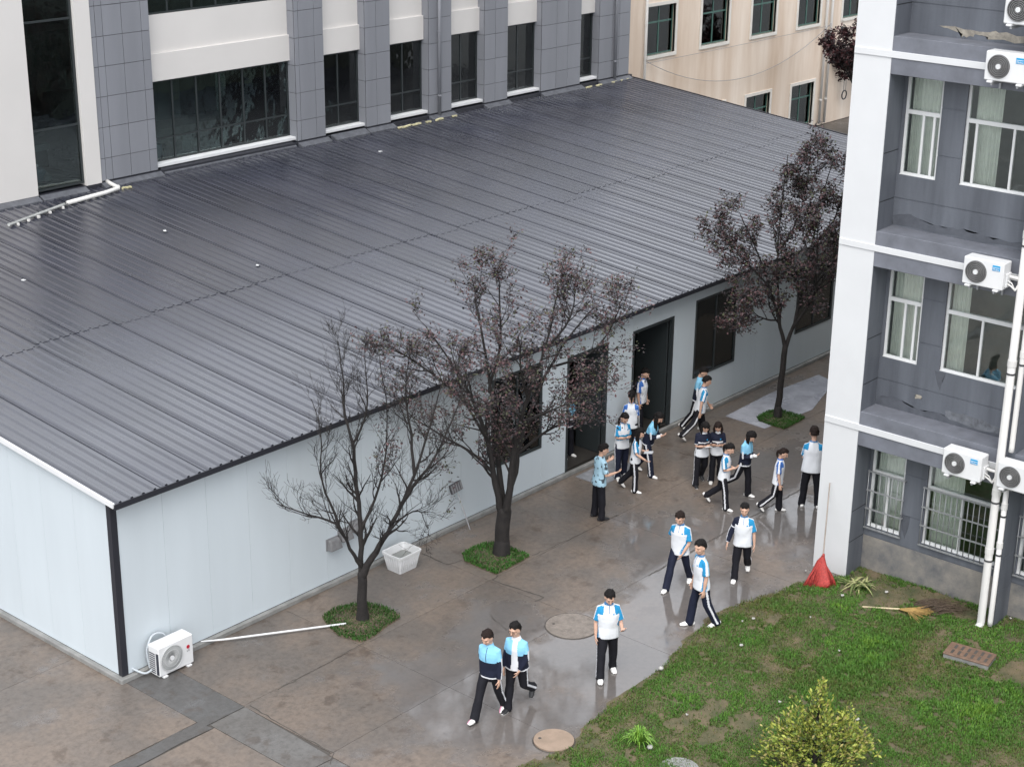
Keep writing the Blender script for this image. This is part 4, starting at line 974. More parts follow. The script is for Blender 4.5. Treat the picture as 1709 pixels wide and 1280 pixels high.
# ================================================================== TREES
RT = Vector((0.6525, -0.7578, 0)); FW = Vector((0.7578, 0.6525, 0))
M_leafs = {'dark': [mat('leaf_dark', (0.036, 0.028, 0.030), .55), mat('leaf_plum', (0.085, 0.042, 0.045), .5), mat('leaf_olive', (0.055, 0.060, 0.028), .5), mat('leaf_black', (0.014, 0.013, 0.015), .6)],
           'red': [mat('leaf_red', (0.055, 0.012, 0.014), .55), mat('leaf_maroon', (0.028, 0.010, 0.012), .6), mat('leaf_black', (0.014, 0.013, 0.015), .6), mat('leaf_plum', (0.055, 0.028, 0.030), .5)]}
class Tree:
    def __init__(s, label, base, seed, leafset, name='tree', group='dark trees beside the hall'):
        s.t = thing(name, label, 'tree', base, 0, group); s.r = random.Random(seed); s.mb = MB(); s.leaves = []; s.ls = leafset; s.tips = []
    zs = 1.0
    def stem(s, pts, r0, r1, n=8):
        pts = [RT*a + FW*d + Vector((0, 0, z if z < 2.5 else 2.5 + (z-2.5)*s.zs)) for a, d, z in pts]
        # smooth the polyline with small irregular bends
        q = []
        for i in range(len(pts)-1):
            p0 = pts[max(i-1, 0)]; p1 = pts[i]; p2 = pts[i+1]; p3 = pts[min(i+2, len(pts)-1)]
            for k in range(3):
                t = k/3; q.append(.5*((2*p1) + (p2-p0)*t + (2*p0-5*p1+4*p2-p3)*t*t + (3*p1-p0-3*p2+p3)*t**3))
        q.append(pts[-1]); N = len(q)
        q = [q[0]] + [p + Vector((s.r.uniform(-1, 1), s.r.uniform(-1, 1), 0))*min(.018, r0*.5) for p in q[1:]]
        rad = [r0 + (r1-r0)*(i/(N-1))**.8 for i in range(N)]
        s.mb.tube(q, rad, n, dome=True); return q, rad
    def branch(s, p, d, L, r0, lvl, maxl, leafy, up=.25, kids=(3, 5)):
        n = 5 if lvl < maxl else 4; pts = [p]; dd = d.normalized()
        for i in range(n):
            dd = (dd + Vector((s.r.gauss(0, .16), s.r.gauss(0, .16), s.r.gauss(0, .10) + up*.35))).normalized(); pts.append(pts[-1] + dd*(L/n))
        rr = [max(.0028, r0*(1 - .8*i/n)) for i in range(n+1)]
        s.mb.tube(pts, rr, 6 if r0 > .02 else (4 if r0 > .008 else 3), dome=False)
        if lvl < maxl:
            for k in range(s.r.randint(*kids)):
                f = s.r.uniform(.2, .97); i = min(n-1, int(f*n)); q = pts[i].lerp(pts[i+1], f*n-i); ax = (pts[i+1]-pts[i]).normalized()
                o = ax.orthogonal().normalized(); o.rotate(Matrix.Rotation(s.r.uniform(0, 6.283), 3, ax)); a = s.r.uniform(.4, .95)
                s.branch(q, ax*math.cos(a) + o*math.sin(a), L*s.r.uniform(.45, .72), rr[i]*.62, lvl+1, maxl, leafy, up, kids)
        if leafy and lvl >= maxl-1:
            for k in range(s.r.randint(*leafy)):
                i = s.r.randint(1, n); s.leaves.append(pts[i] + Vector((s.r.gauss(0, .055), s.r.gauss(0, .055), s.r.gauss(0, .05))))
    def along(s, q, rad, f0, f1, count, L, maxl, leafy, up=.25, kids=(3, 5), ang=(.45, 1.0)):
        for k in range(count):
            f = f0 + (f1-f0)*(k + s.r.uniform(0, 1))/count; i = min(len(q)-2, int(f*(len(q)-1))); ax = (q[i+1]-q[i]).normalized()
            o = ax.orthogonal().normalized(); o.rotate(Matrix.Rotation(s.r.uniform(0, 6.283), 3, ax)); a = s.r.uniform(*ang)
            s.branch(q[i].lerp(q[i+1], s.r.random()), ax*math.cos(a) + o*math.sin(a), L*s.r.uniform(.6, 1.15)*(1.05-.35*f), min(rad[i]*.6, .03), 1, maxl, leafy, up, kids)
    def done(s, size=.075):
        s.mb.build('trunk', M_bark, s.t)
        mb = MB(); ms = M_leafs[s.ls]
        for p in s.leaves:
            L = size*s.r.uniform(.6, 1.25); a = s.r.uniform(0, 6.283); e = s.r.uniform(-1.1, .5); d = Vector((math.cos(a)*math.cos(e), math.sin(a)*math.cos(e), math.sin(e)))
            w_ = d.cross(Vector((s.r.gauss(0, .5), s.r.gauss(0, .5), 1))).normalized(); nn = d.cross(w_)*.12*L
            mi = s.r.choices(range(4), (4, 5, 2, 2))[0]
            A, B, C, D = (mb.bm.verts.new(p), mb.bm.verts.new(p + d*L*.5 + w_*L*.3 + nn), mb.bm.verts.new(p + d*L), mb.bm.verts.new(p + d*L*.5 - w_*L*.3 + nn))
            mb.bm.faces.new((A, B, C)).material_index = mi; mb.bm.faces.new((A, C, D)).material_index = mi
        me = bpy.data.meshes.new('crown'); mb.bm.to_mesh(me); mb.bm.free()
        for m in ms: me.materials.append(m)
        if len(s.leaves): link('crown', me, s.t)
        return s.t
# nearly bare tree
T = Tree('nearly bare dark tree nearest the white tub, only a few leaves left', (4.46, -1.55, 0), 4, 'dark')
q, rd = T.stem([(-.01, 0, -.05), (0, 0, .45), (.0, 0, .98)], .108, .09, 12)
T.mb.tube([(0, 0, -.03), (0, 0, .1), (0, 0, .25)], [.15, .122, .106], 12)
ST = [([(0, 0, .92), (.2, -.05, 1.35), (.43, -.05, 1.75), (.68, 0, 2.25), (1.02, .05, 3.05), (1.3, .15, 3.95), (1.55, .2, 4.9)], .085, .008, 1),
      ([(0, 0, .95), (-.02, .1, 1.5), (-.04, .2, 2.1), (-.1, .25, 3.0), (-.14, .3, 3.6)], .06, .03, 0),
      ([(-.14, .3, 3.55), (-.28, .35, 4.1), (-.32, .4, 4.8), (-.4, .5, 5.5)], .03, .006, 0), ([(-.14, .3, 3.55), (.08, .3, 4.0), (.15, .3, 4.6), (.1, .3, 5.3)], .028, .006, 0),
      ([(-.02, -.02, 1.2), (-.2, -.15, 1.6), (-.45, -.25, 2.15), (-.9, -.3, 2.35), (-1.5, -.35, 2.6)], .045, .008, 0),
      ([(-.3, -.2, 1.9), (-.55, -.1, 2.5), (-.72, 0, 3.1), (-.7, .05, 3.8), (-.85, .1, 4.5)], .032, .006, 0),
      ([(-.05, .15, 1.8), (.25, .3, 2.4), (.42, .4, 3.1), (.5, .5, 4.0), (.35, .6, 5.2)], .036, .006, 0),
      ([(.75, 0, 2.4), (1.0, -.2, 2.9), (1.4, -.3, 3.5), (1.75, -.3, 4.3), (1.95, -.25, 4.9)], .045, .007, 0),
      ([(1.02, .05, 3.05), (.95, .2, 3.8), (.85, .3, 4.6), (.95, .35, 5.4)], .036, .006, 0),
      ([(.5, -.05, 1.9), (.9, -.1, 2.3), (1.15, -.15, 2.35), (1.3, -.2, 1.9)], .022, .005, 0)]
for pts, a, b, _ in ST:
    q, rd = T.stem(pts, a, b); T.along(q, rd, .2, .98, 13, .80, 3, None, .34, (3, 5))
for k in range(3): T.branch(RT*(.40+.1*k) + FW*.3 + Vector((0, 0, 2.6+.35*k)), Vector((.1, .1, 1)), .55, .01, 2, 3, (12, 18), .2)
for k in range(8): T.branch(RT*T.r.uniform(1.0, 1.7) + FW*T.r.uniform(-.2, .3) + Vector((0, 0, T.r.uniform(1.9, 3.4))), Vector((.3, -.3, .4)), .4, .006, 2, 3, (2, 4), .1)
T.done(.07)
# leafy middle tree
T = Tree('tall dark tree with sparse purplish leaves standing before the shaded window', (8.42, -1.64, 0), 11, 'dark'); T.zs = .86
T.stem([(-.02, 0, -.05), (.0, 0, .5), (.05, 0, 1.0)], .165, .145, 14); T.mb.tube([(-.02, 0, -.03), (-.02, 0, .1), (0, 0, .28)], [.21, .18, .165], 14)
ST = [([(.0, 0, .92), (-.15, -.05, 1.6), (-.3, -.1, 2.5), (-.55, -.15, 3.5), (-1.0, -.2, 4.5), (-1.55, -.25, 5.5)], .085, .01), ([(.03, .05, .95), (-.06, .2, 1.7), (-.18, .3, 2.5), (-.28, .5, 3.8), (-.5, .6, 5.2), (-.65, .7, 6.3)], .08, .01),
      ([(.06, -.05, .95), (.14, -.15, 1.6), (.24, -.25, 2.5), (.45, -.4, 3.7), (.8, -.5, 5.0), (1.05, -.5, 6.5)], .095, .01), ([(.08, .05, .95), (.24, .15, 1.8), (.36, .25, 2.5), (.7, .5, 3.6), (1.2, .7, 4.7), (1.8, .8, 5.6)], .08, .01),
      ([(-.2, -.08, 1.9), (-.55, -.3, 2.35), (-1.0, -.45, 2.75), (-1.6, -.5, 3.2), (-2.1, -.5, 3.7)], .04, .008), ([(.3, .2, 2.2), (.9, .2, 2.75), (1.35, .1, 3.1), (1.9, 0, 3.9)], .04, .008),
      ([(-.5, -.15, 3.3), (-1.1, .0, 3.9), (-1.8, .1, 4.5), (-2.3, .1, 4.9)], .04, .008), ([(-.3, .5, 3.6), (-.1, .8, 4.6), (-.1, 1.0, 5.8), (-.15, 1.1, 6.4)], .038, .008),
      ([(.5, -.4, 3.8), (.35, -.8, 4.6), (.3, -1.0, 5.6)], .036, .008), ([(.9, -.5, 5.2), (1.3, -.6, 5.9), (1.35, -.6, 6.6)], .03, .007), ([(1.0, .6, 4.2), (1.7, .4, 4.6), (2.1, .3, 5.2), (2.3, .2, 5.9)], .03, .007),
      ([(.4, -.3, 3.2), (1.0, -.7, 3.7), (1.7, -.9, 4.2)], .035, .007), ([(-.3, -.1, 2.6), (-.5, -.7, 3.3), (-.8, -1.0, 4.2), (-1.0, -1.1, 5.2)], .04, .008)]
for pts, a, b in ST:
    q, rd = T.stem(pts, a, b); T.along(q, rd, .24, .99, 14, .88, 3, (5, 10), .32, (2, 4))
T.done(.070)
# denser far tree
T = Tree('dense dark tree farthest along the hall, half behind the white pillar', (19.05, -1.66, 0), 23, 'dark')
T.stem([(-.06, 0, -.05), (-.02, 0, .9), (.04, 0, 1.95)], .088, .07, 12); T.mb.tube([(-.06, 0, -.03), (-.05, 0, .1), (-.04, 0, .25)], [.13, .10, .088], 12)
ST = [([(.03, 0, 1.9), (-.12, 0, 2.4), (-.4, -.1, 3.3), (-.8, -.1, 4.3), (-1.3, -.1, 5.3)], .06, .01), ([(.05, 0, 1.9), (.22, .05, 2.5), (.4, .1, 3.5), (.6, .15, 5.0), (.9, .2, 6.6)], .06, .01),
      ([(-.15, 0, 2.5), (-.2, .4, 3.5), (-.2, .6, 4.8), (-.1, .7, 6.6)], .045, .01), ([(.2, .05, 2.4), (.55, -.3, 3.2), (.9, -.5, 4.2), (1.3, -.6, 5.6)], .045, .01),
      ([(-.2, 0, 2.6), (-.5, -.3, 2.7), (-.85, -.4, 2.9), (-1.2, -.4, 3.4)], .03, .007), ([(-.5, -.1, 3.5), (-1.1, .2, 4.1), (-1.7, .3, 4.8)], .03, .007), ([(.3, .1, 3.0), (.9, .5, 3.6), (1.5, .7, 4.6), (1.9, .8, 5.6)], .045, .01),
      ([(.0, .6, 4.5), (.4, .9, 5.4), (.5, 1.0, 6.5)], .03, .008), ([(.6, -.3, 3.3), (.5, -.9, 4.2), (.4, -1.1, 5.4)], .03, .008), ([(.5, .1, 4.4), (1.0, .0, 5.2), (1.3, .0, 6.6)], .03, .008)]
for pts, a, b in ST:
    q, rd = T.stem(pts, a, b); T.along(q, rd, .25, .99, 11, .82, 3, (5, 11), .25, (3, 5))
T.done(.092)
# reddish tree before the cream building
T = Tree('dark reddish tree between the cream building and the white pillar', (48.7, 13.4, 0), 31, 'red', group=None)
T.stem([(0, 0, 0), (.05, 0, 1.2), (.0, 0, 2.2)], .14, .11, 10)
for a in range(9):
    an = a*.7; q, rd = T.stem([(0, 0, 1.8+.12*a), (.5*math.cos(an), .5*math.sin(an), 2.4+.2*a), (1.1*math.cos(an), 1.1*math.sin(an), 2.7+.30*a), (1.5*math.cos(an), 1.4*math.sin(an), 3.0+.34*a)], .05, .01)
    T.along(q, rd, .25, .99, 10, .75, 2, (12, 22), .1, (3, 5))
T.done(.17)
# yellow green shrub: feathery upright sprays
t = thing('shrub', 'yellow green feathery conifer shrub at the lower edge of the lawn', 'shrub', (5.8, -10.75, 0))
mb = MB(); M_spray = [mat('spray_yellow', (0.30, 0.33, 0.055), .6), mat('spray_green', (0.16, 0.22, 0.035), .6), mat('spray_tan', (0.34, 0.29, 0.10), .7), mat('spray_deep', (0.055, 0.085, 0.022), .6)]
r2 = random.Random(5); br = MB(); br.tube([(0, 0, 0), (.0, 0, .7), (.02, .02, 1.4)], [.05, .035, .012], 8)
for k in range(330):
    cx_, cy_, ch_, cr_ = r2.choice(((0, 0, 1.55, .36), (0, 0, 1.5, .34), (-.30, .22, 1.22, .30), (.34, -.30, .98, .40), (-.42, .42, .85, .38), (.1, .1, .8, .55), (.45, -.45, .7, .36), (-.1, -.2, 1.05, .42)))
    f = r2.random()**.85; z = .10 + (ch_-.10)*f; a = r2.uniform(0, 6.283); rad = (cr_*(1-f)**.75 + .04)*r2.uniform(.5, 1.05)
    p0 = Vector((cx_*f*.6, cy_*f*.6, z*.75)); p1 = Vector((cx_ + rad*math.cos(a), cy_ + rad*math.sin(a), z + .10*r2.random()))
    if k % 6 == 0: br.tube([p0, p0.lerp(p1, .5) - Vector((0, 0, .03)), p1], [.012, .008, .004], 4, dome=False)
    ax = (p1-p0).normalized() + Vector((0, 0, r2.uniform(.1, .9))); ax.normalize()
    for j in range(20):
        u = r2.uniform(-.22, .14); c = p1 + ax*u + Vector((r2.gauss(0, .035), r2.gauss(0, .035), r2.gauss(0, .03))); d = (ax + Vector((r2.gauss(0, .6), r2.gauss(0, .6), r2.gauss(0, .4)))).normalized(); L = r2.uniform(.045, .10)
        s_ = d.cross(Vector((r2.gauss(0, 1), r2.gauss(0, 1), .5))).normalized()*L*.22
        fc = mb.bm.faces.new([mb.bm.verts.new(v) for v in (c, c + d*L*.55 + s_, c + d*L, c + d*L*.55 - s_)]); fc.material_index = r2.choices(range(4), (5, 4, 2, 2))[0]
me = bpy.data.meshes.new('foliage'); mb.bm.to_mesh(me); mb.bm.free()
for m in M_spray: me.materials.append(m)
br.build('trunk', M_bark, t); link('foliage', me, t)
# ================================================================== PEOPLE
M_skin = mat('skin', (0.56, 0.345, 0.25), .55, var=.08, scale=30)
M_eye = mat('eye_dark', (0.06, 0.038, 0.03), .4); M_lip = mat('lip', (0.36, 0.15, 0.125), .5)
M_hair = mat('black_hair', (0.009, 0.0075, 0.0075), .62, .18, bump=.8, bscale=90)
M_hairb = mat('brown_black_hair', (0.018, 0.011, 0.009), .62, .18, bump=.8, bscale=90)
M_shirt = mat('white_cotton', (0.66, 0.68, 0.71), .8, .2, bump=.55, bscale=9)
M_sleeve = mat('azure_cotton', (0.022, 0.235, 0.46), .8, .2, bump=.55, bscale=9)
M_royal = mat('royal_cotton', (0.035, 0.13, 0.42), .8)
M_lightb = mat('sky_nylon', (0.22, 0.50, 0.70), .65, .2, bump=.55, bscale=9)
M_navy = mat('navy_cloth', (0.011, 0.014, 0.030), .75, .2, bump=.55, bscale=9)
M_black = mat('black_cloth', (0.010, 0.010, 0.014), .75, .2, bump=.55, bscale=9)
M_stripe = mat('stripe_white', (0.62, 0.63, 0.66), .75)
M_floral = mat('floral_cotton', (0.36, 0.55, 0.66), .8)
M_flower = mat('floral_dark', (0.05, 0.07, 0.085), .8)
M_shoe = mat('white_shoe', (0.74, 0.73, 0.71), .5); M_soleg = mat('grey_sole', (0.35, 0.34, 0.33), .6); M_shoeb = mat('black_shoe', (0.014, 0.014, 0.016), .5); M_pink = mat('pink_panel', (0.62, 0.25, 0.36), .5)
PENDING = []
def pend(o, voxel, dec, fn, mats, smooth=4):
    o.data.materials.clear()
    m = o.modifiers.new('remesh', 'REMESH'); m.mode = 'VOXEL'; m.voxel_size = voxel; m.use_smooth_shade = True
    if smooth: q = o.modifiers.new('smooth', 'SMOOTH'); q.iterations = smooth; q.factor = .5
    if dec < 1: d = o.modifiers.new('decimate', 'DECIMATE'); d.ratio = dec
    PENDING.append((o, fn, mats))
def segd(c, a, b):
    a = np.array(a); b = np.array(b); ab = b-a; t = np.clip(((c-a)@ab)/(ab@ab), 0, 1); p = a + t[:, None]*ab
    return np.linalg.norm(c-p, axis=1), t, c-p
ARM = {'hang': ((.16, .02, -1), (.06, .18, -1)), 'swing_f': ((.14, .38, -1), (.0, .7, -.9)), 'swing_b': ((.18, -.38, -1), (.08, -.12, -1)), 'phone': ((.20, .08, -1), (-.30, .75, .12)), 'hold': ((.12, .14, -1), (-.52, .62, .16)),
       'back': ((.30, -.42, -.9), (-.75, -.30, -.45)), 'pocket': ((.34, -.12, -1), (-.16, .30, -1)), 'raise': ((.30, .45, -.75), (.05, .9, .30)), 'across': ((.16, .12, -1), (-.42, .35, -.95)), 'low': ((.14, .2, -1), (-.05, .8, -.45))}
HIDDEN_TOES = None
def person(label, pos, H, face, legs, arms, top='polo', lower=M_black, hair='short', hcol=None, head=(18, 0), lean=3, fem=False, shoes='white', open_sleeve=None, fat=1.0, group='students walking on the wet yard', sleeve=None):
    s = H/1.72; hcol = hcol or M_hair; f_ = R(face); hv = FW*(-math.cos(f_)) + RT*math.sin(f_); rz = math.atan2(hv.y, hv.x) - math.pi/2
    t = thing('person', label, 'person', (pos[0], pos[1], pos[2] if len(pos) > 2 else 0.004), rz, group)
    V = Vector; sh = (.136 if fem else .152)*s; hw = .085*s
    # legs first, to find the pelvis height
    J = {}
    for side, key in ((1, 'R'), (-1, 'L')):
        hf, kf, ab, fp = legs[key]; hf, kf, ab, fp = R(hf), R(kf), R(ab), R(fp)
        hip = V((side*hw, 0, 0)); th = V((side*math.sin(ab), math.sin(hf)*math.cos(ab), -math.cos(hf)*math.cos(ab)))
        sk = V((side*math.sin(ab)*.6, math.sin(hf-kf), -math.cos(hf-kf))).normalized()
        kn = hip + th*(.43*s); an = kn + sk*(.415*s)
        yaw = side*.12; fd = V((math.sin(yaw)*math.cos(fp), math.cos(yaw)*math.cos(fp), -math.sin(fp))); fu = V((0, 0, 1)) - fd*fd.z; fu.normalize()
        low = min((an - fu*(.075*s) + fd*(d*s)).z for d in (-.06, .13)) if abs(fp) > .05 else an.z - .075*s
        J[key] = [hip, kn, an, fd, fu, low]
    zp = -min(J['R'][5], J['L'][5])
    for k in J: J[k][0] = J[k][0] + V((0, 0, zp)); J[k][1] = J[k][1] + V((0, 0, zp)); J[k][2] = J[k][2] + V((0, 0, zp))
    pel = V((0, 0, zp)); la = R(lean); u = V((0, math.sin(la), math.cos(la))); fw = V((0, math.cos(la), -math.sin(la))); X = V((1, 0, 0))
    T = lambda x, y, z: pel + X*x + fw*y + u*z
    # arms
    A = {}
    for side, key in ((1, 'R'), (-1, 'L')):
        a = arms[key]; ud, fd = ARM[a] if isinstance(a, str) else a
        S_ = T(side*sh, -.005*s, .440*s); ud = V((ud[0]*side, ud[1], ud[2])).normalized(); fd = V((fd[0]*side, fd[1], fd[2])).normalized()
        E = S_ + ud*(.285*s); W = E + fd*(.245*s); A[key] = (S_, E, W, ud, fd, side)
    hp, hy = R(head[0]), R(head[1]); HM = Matrix.Rotation(hy, 3, 'Z') @ Matrix.Rotation(-hp, 3, 'X')
    nb = T(0, -.005*s, .545*s); hc = nb + u*(.055*s) + HM @ V((0, .025*s, .115*s)); hs_ = s*1.13
    # ---- body: one continuous skin surface
    b = MB()
    b.tube([T(0, 0, -.02), T(0, 0, .15*s), T(0, 0, .33*s), T(0, 0, .46*s)], [(.12*s, .08*s), (.11*s, .075*s), (.13*s, .08*s), (.12*s, .065*s)], 14, ref=(0, 1, 0))
    b.tube([T(0, -.01*s, .44*s), nb + u*.02*s, hc - HM @ V((0, .02*s, .06*s))], [.062*s, .054*s, .054*s], 12)
    for k in J:
        hip, kn, an, fd, fu, _ = J[k]; b.tube([hip + V((0, 0, .03)), hip.lerp(kn, .5), kn, kn.lerp(an, .4), an], [.07*s, .062*s, .048*s, .05*s, .034*s], 12); b.tube([an, an - fu*.035*s + fd*.07*s], [.034*s, .026*s], 10)
    for k in A:
        S_, E, W, ud, fd, side = A[k]
        b.tube([T(side*.09*s, 0, .45*s), S_, S_.lerp(E, .5), E, E.lerp(W, .35), W], [.055*s, .050*s, .042*s, .037*s, .038*s, .026*s], 12)
        # palm faces the body (or up when the forearm is level), five fingers curl
        n0 = V((-side, 0, 0)) if fd.z < -.5 else V((-.35*side, 0, 1)); n0 = (n0 - fd*n0.dot(fd)).normalized(); l = fd.cross(n0).normalized()*side
        kn = W + fd*.085*s
        b.tube([W, W + fd*.04*s, kn], [(.027*s, .018*s), (.037*s, .016*s), (.038*s, .014*s)], 10, ref=n0)
        cu = .35 if fd.z < -.5 else .7
        for q, (off, ln) in enumerate(((.030, .070), (.010, .080), (-.010, .075), (-.029, .060))):
            p = kn + l*(off*s); d = fd.copy(); pts = [p - fd*.012*s]; 
            for seg in range(3):
                an_ = cu*(.35 + .5*seg); dd = (fd*math.cos(an_*1.3) + n0*math.sin(an_*1.3) + l*(off*1.2)).normalized(); pts.append(pts[-1] + dd*(ln*s*(.42, .33, .25)[seg] + (.012*s if seg == 0 else 0)))
            b.tube(pts, [.0098*s, .0098*s, .009*s, .008*s], 8)
        p = W + fd*.025*s + l*.026*s; b.tube([p, p + (fd*.55 + l*.75 + n0*.15)*.04*s, p + (fd*.85 + l*.75 + n0*.45)*.062*s], [.013*s, .0115*s, .009*s], 8)
    # head: cranium, jaw, nose, ears, brow
    P = lambda x, y, z: hc + HM @ (V((x, y, z))*hs_)
    b.ball(P(0, -.006, .012), (.074*hs_, .094*hs_, .100*hs_), HM, 3); b.ball(P(0, .022, -.048), (.056*hs_, .066*hs_, .066*hs_), HM, 3); b.ball(P(0, .052, -.088), (.028*hs_, .028*hs_, .022*hs_), HM, 2)
    b.tube([P(0, .088, .022), P(0, .100, -.008), P(0, .104, -.024)], [.009*hs_, .013*hs_, .016*hs_], 8); b.ball(P(0, .074, .034), (.058*hs_, .02*hs_, .014*hs_), HM, 2); b.ball(P(0, .076, -.056), (.024*hs_, .016*hs_, .014*hs_), HM, 2)
    for sx in (-1, 1): b.ball(P(sx*.074, -.006, -.012), (.010*hs_, .022*hs_, .031*hs_), HM, 2); b.ball(P(sx*.038, .062, -.022), (.024*hs_, .022*hs_, .020*hs_), HM, 2)
    body = b.build('body', [], t)
    hcn = np.array(hc); HMi = np.array(HM.inverted())
    def body_fn(c, n):
        q = (c - hcn) @ HMi.T / hs_; mi = np.zeros(len(c), int)
        for sx in (-1, 1):
            mi[(np.abs(q[:, 0]-sx*.032) < .012) & (np.abs(q[:, 2]-.006) < .0055) & (q[:, 1] > .06)] = 1
        mi[(np.abs(q[:, 0]) < .020) & (np.abs(q[:, 2]+.057) < .007) & (q[:, 1] > .06)] = 2
        return mi
    pend(body, .0085*s, .5, body_fn, [M_skin, M_eye, M_lip], 2)
    # ---- hair
    h = MB(); seed = r1.uniform(0, 99)
    bmesh.ops.create_icosphere(h.bm, subdivisions=4, radius=1.0)
    for v in h.bm.verts:
        d = v.co.normalized(); rb = V((.080*d.x, .101*d.y, .108*d.z)); 
        fringe = .40 if hair != 'back' else .55
        hl = .16*noise.noise(d*5 + V((seed, 1, 2))) + (-.52 if d.y < .05 else .18 + fringe*max(0, d.y)**1.2 - .10*math.sin(d.x*7 + seed))     # hairline height by direction
        if hair in ('bob', 'long'): hl = -.95 if d.y < .25 else hl - .05
        elif abs(d.x) > .55 and d.y > -.25 and d.y < .45: hl = max(hl, -.05)
        k = (d.z - hl)/.10; k = max(0., min(1., k))
        nz = .013*noise.noise(d*3.2 + V((seed, 0, 0))) + .012*noise.noise(d*8 + V((0, seed, 0)))
        ex = 1.10 + (.05 if d.z > .3 else 0) + (.05 if hair in ('bob', 'long') and d.z < .1 else 0)
        r_ = rb*(ex*k + .80*(1-k)) + d*nz*k; v.co = P(r_.x, r_.y - .006, r_.z + .016)
    for f in h.bm.faces: f.smooth = True
    if hair == 'pony':
        a = P(0, -.10, .03); h.ball(a, (.032*s, .035*s, .035*s), None, 2)
        h.tube([a, a + V((0, -.055, -.02))*s, a + V((.0, -.075, -.11))*s, a + V((.01, -.06, -.20))*s], [.03*s, .034*s, .030*s, .010*s], 10)
    if hair == 'pony_front':
        a = P(.03, -.09, -.02); h.tube([a, P(.085, -.05, -.10), P(.10, .03, -.17), P(.09, .075, -.27), P(.085, .08, -.34)], [.028*s, .03*s, .030*s, .026*s, .008*s], 10)
    if hair in ('long', 'bob'):
        L = .33 if hair == 'long' else .14
        for sx, yy, ll in ((-.055, -.05, L), (0, -.075, L*1.05), (.055, -.05, L), (.066, .0, L*.8), (-.066, .0, L*.8)):
            a = P(sx, yy, .0); h.tube([a, a + V((sx*.25, -.015, -.08*s)), a + V((sx*.3, -.01, -ll*.8*s)), a + V((sx*.2, -.005, -ll*s - .05*s))], [(.045*s, .03*s), (.045*s, .03*s), (.04*s, .024*s), (.02*s, .012*s)], 10, ref=(0, 1, 0))
    h.build('hair', [hcol], t)
    # ---- top
    jac = top.startswith('jacket'); loose = (1.15 if jac else 1.12)*fat
    c = MB(); fe = .93 if fem else 1.0
    sec = [(-.115 if not jac else -.07, .176, .130), (-.02, .168, .125), (.10, .158, .116), (.24, .160, .114), (.34, .168, .112), (.41, .152, .100), (.46, .118, .084), (.505, .084, .070), (.54, .066, .060)]
    c.tube([T(0, (0.004 + .012*math.sin(max(0, z)*5))*s, z*s) for z, a, e in sec], [(a*s*loose*fe, e*s*loose) for z, a, e in sec], 20, ref=(0, 1, 0), sq=.95, dome=False)
    c.tube([nb - u*.035*s, nb + u*.018*s], [(.074*s, .070*s), (.064*s, .062*s)], 14, ref=(0, 1, 0), dome=False)
    slv = {}
    for k in A:
        S_, E, W, ud, fd, side = A[k]; lng = jac or open_sleeve == k
        if lng:
            pts = [T(side*.06*s, 0, .468*s), S_, S_.lerp(E, .5), E, E.lerp(W, .5), E.lerp(W, .95)]; rr = [.056*s, .062*s, .060*s, .057*s, .053*s, .042*s]
        else:
            e = S_.lerp(E, .82); pts = [T(side*.06*s, 0, .468*s), S_, S_.lerp(E, .4), e]; rr = [.054*s, .060*s, .064*s, .070*s]
        c.tube(pts, rr, 14, dome=False); slv[k] = (np.array(S_), np.array(E), np.array(W), side, lng)
    for v in c.bm.verts:
        v.co += V((noise.noise(v.co*6 + V((seed, 0, 0))), noise.noise(v.co*6 + V((0, seed, 0))), 0))*.015 + V((noise.noise(V((v.co.x*14, v.co.y*14, v.co.z*5 + seed))), noise.noise(V((v.co.y*14, v.co.x*14, v.co.z*5 - seed))), 0))*.007
    o = c.build('jacket' if jac else 'shirt', [], t)
    pn, un, fn_ = np.array(pel), np.array(u), np.array(fw); zs_ = np.array([z for z, a, e in sec])*s; as_ = np.array([a for z, a, e in sec])*s*loose*fe; es_ = np.array([e for z, a, e in sec])*s*loose
    def top_fn(c, n):
        r = c - pn; x = r[:, 0]; y = r @ fn_; z = r @ un; mi = np.zeros(len(c), int)
        a = np.interp(z, zs_, as_); e = np.interp(z, zs_, es_); dt = np.abs(np.sqrt((x/a)**2 + (y/e)**2) - 1)*np.minimum(a, e)
        for k, (S_, E, W, side, lng) in slv.items():
            d1, t1, v1 = segd(c, S_, E); d2, t2, v2 = segd(c, E, W); use2 = d2 < d1; d = np.where(use2, d2, d1); v = np.where(use2[:, None], v2, v1)
            isl = ((np.abs(d - .060*s) < dt) | (d < .05*s)) & ((x*side > .09*s) | use2)
            isl &= (t1 > .04) | (x*side > sh*.95)
            rag = (z > .37*s) & (x*side > sh*(.60 + .9*np.clip(.50 - z/s, 0, .2))) & (x*side > 0)
            isl |= rag
            ax = (E-S_)/np.linalg.norm(E-S_); od = np.array([side, 0, .55]); od = od - ax*(od@ax); od /= np.linalg.norm(od)
            vv = v/np.maximum(1e-6, np.linalg.norm(v, axis=1))[:, None]; outer = (vv@od) > .90; outer |= rag & (n[:, 2] > .5) & (np.abs(n @ fn_) < .30)
            if jac or lng:
                mi[isl] = 3; mi[isl & ((t1 > .62) | use2)] = 2
                if not jac: mi[isl] = 2
                st = isl & outer & ((t1 > .45) | use2); mi[st] = 4; mi[isl & use2 & (t2 > .90)] = 4
                if not jac: mi[isl & ~use2 & (np.abs(t1-.55) < .04)] = 4
            elif top == 'navy_polo': mi[isl] = 2; mi[isl & (t1 > .75) & ~use2] = 4
            elif top == 'polo': mi[isl] = 1; mi[isl & outer] = 0
            if sleeve == 'two':
                mi[isl & (n @ fn_ < -.15) & (mi == 1)] = 3
        tor = mi == 0
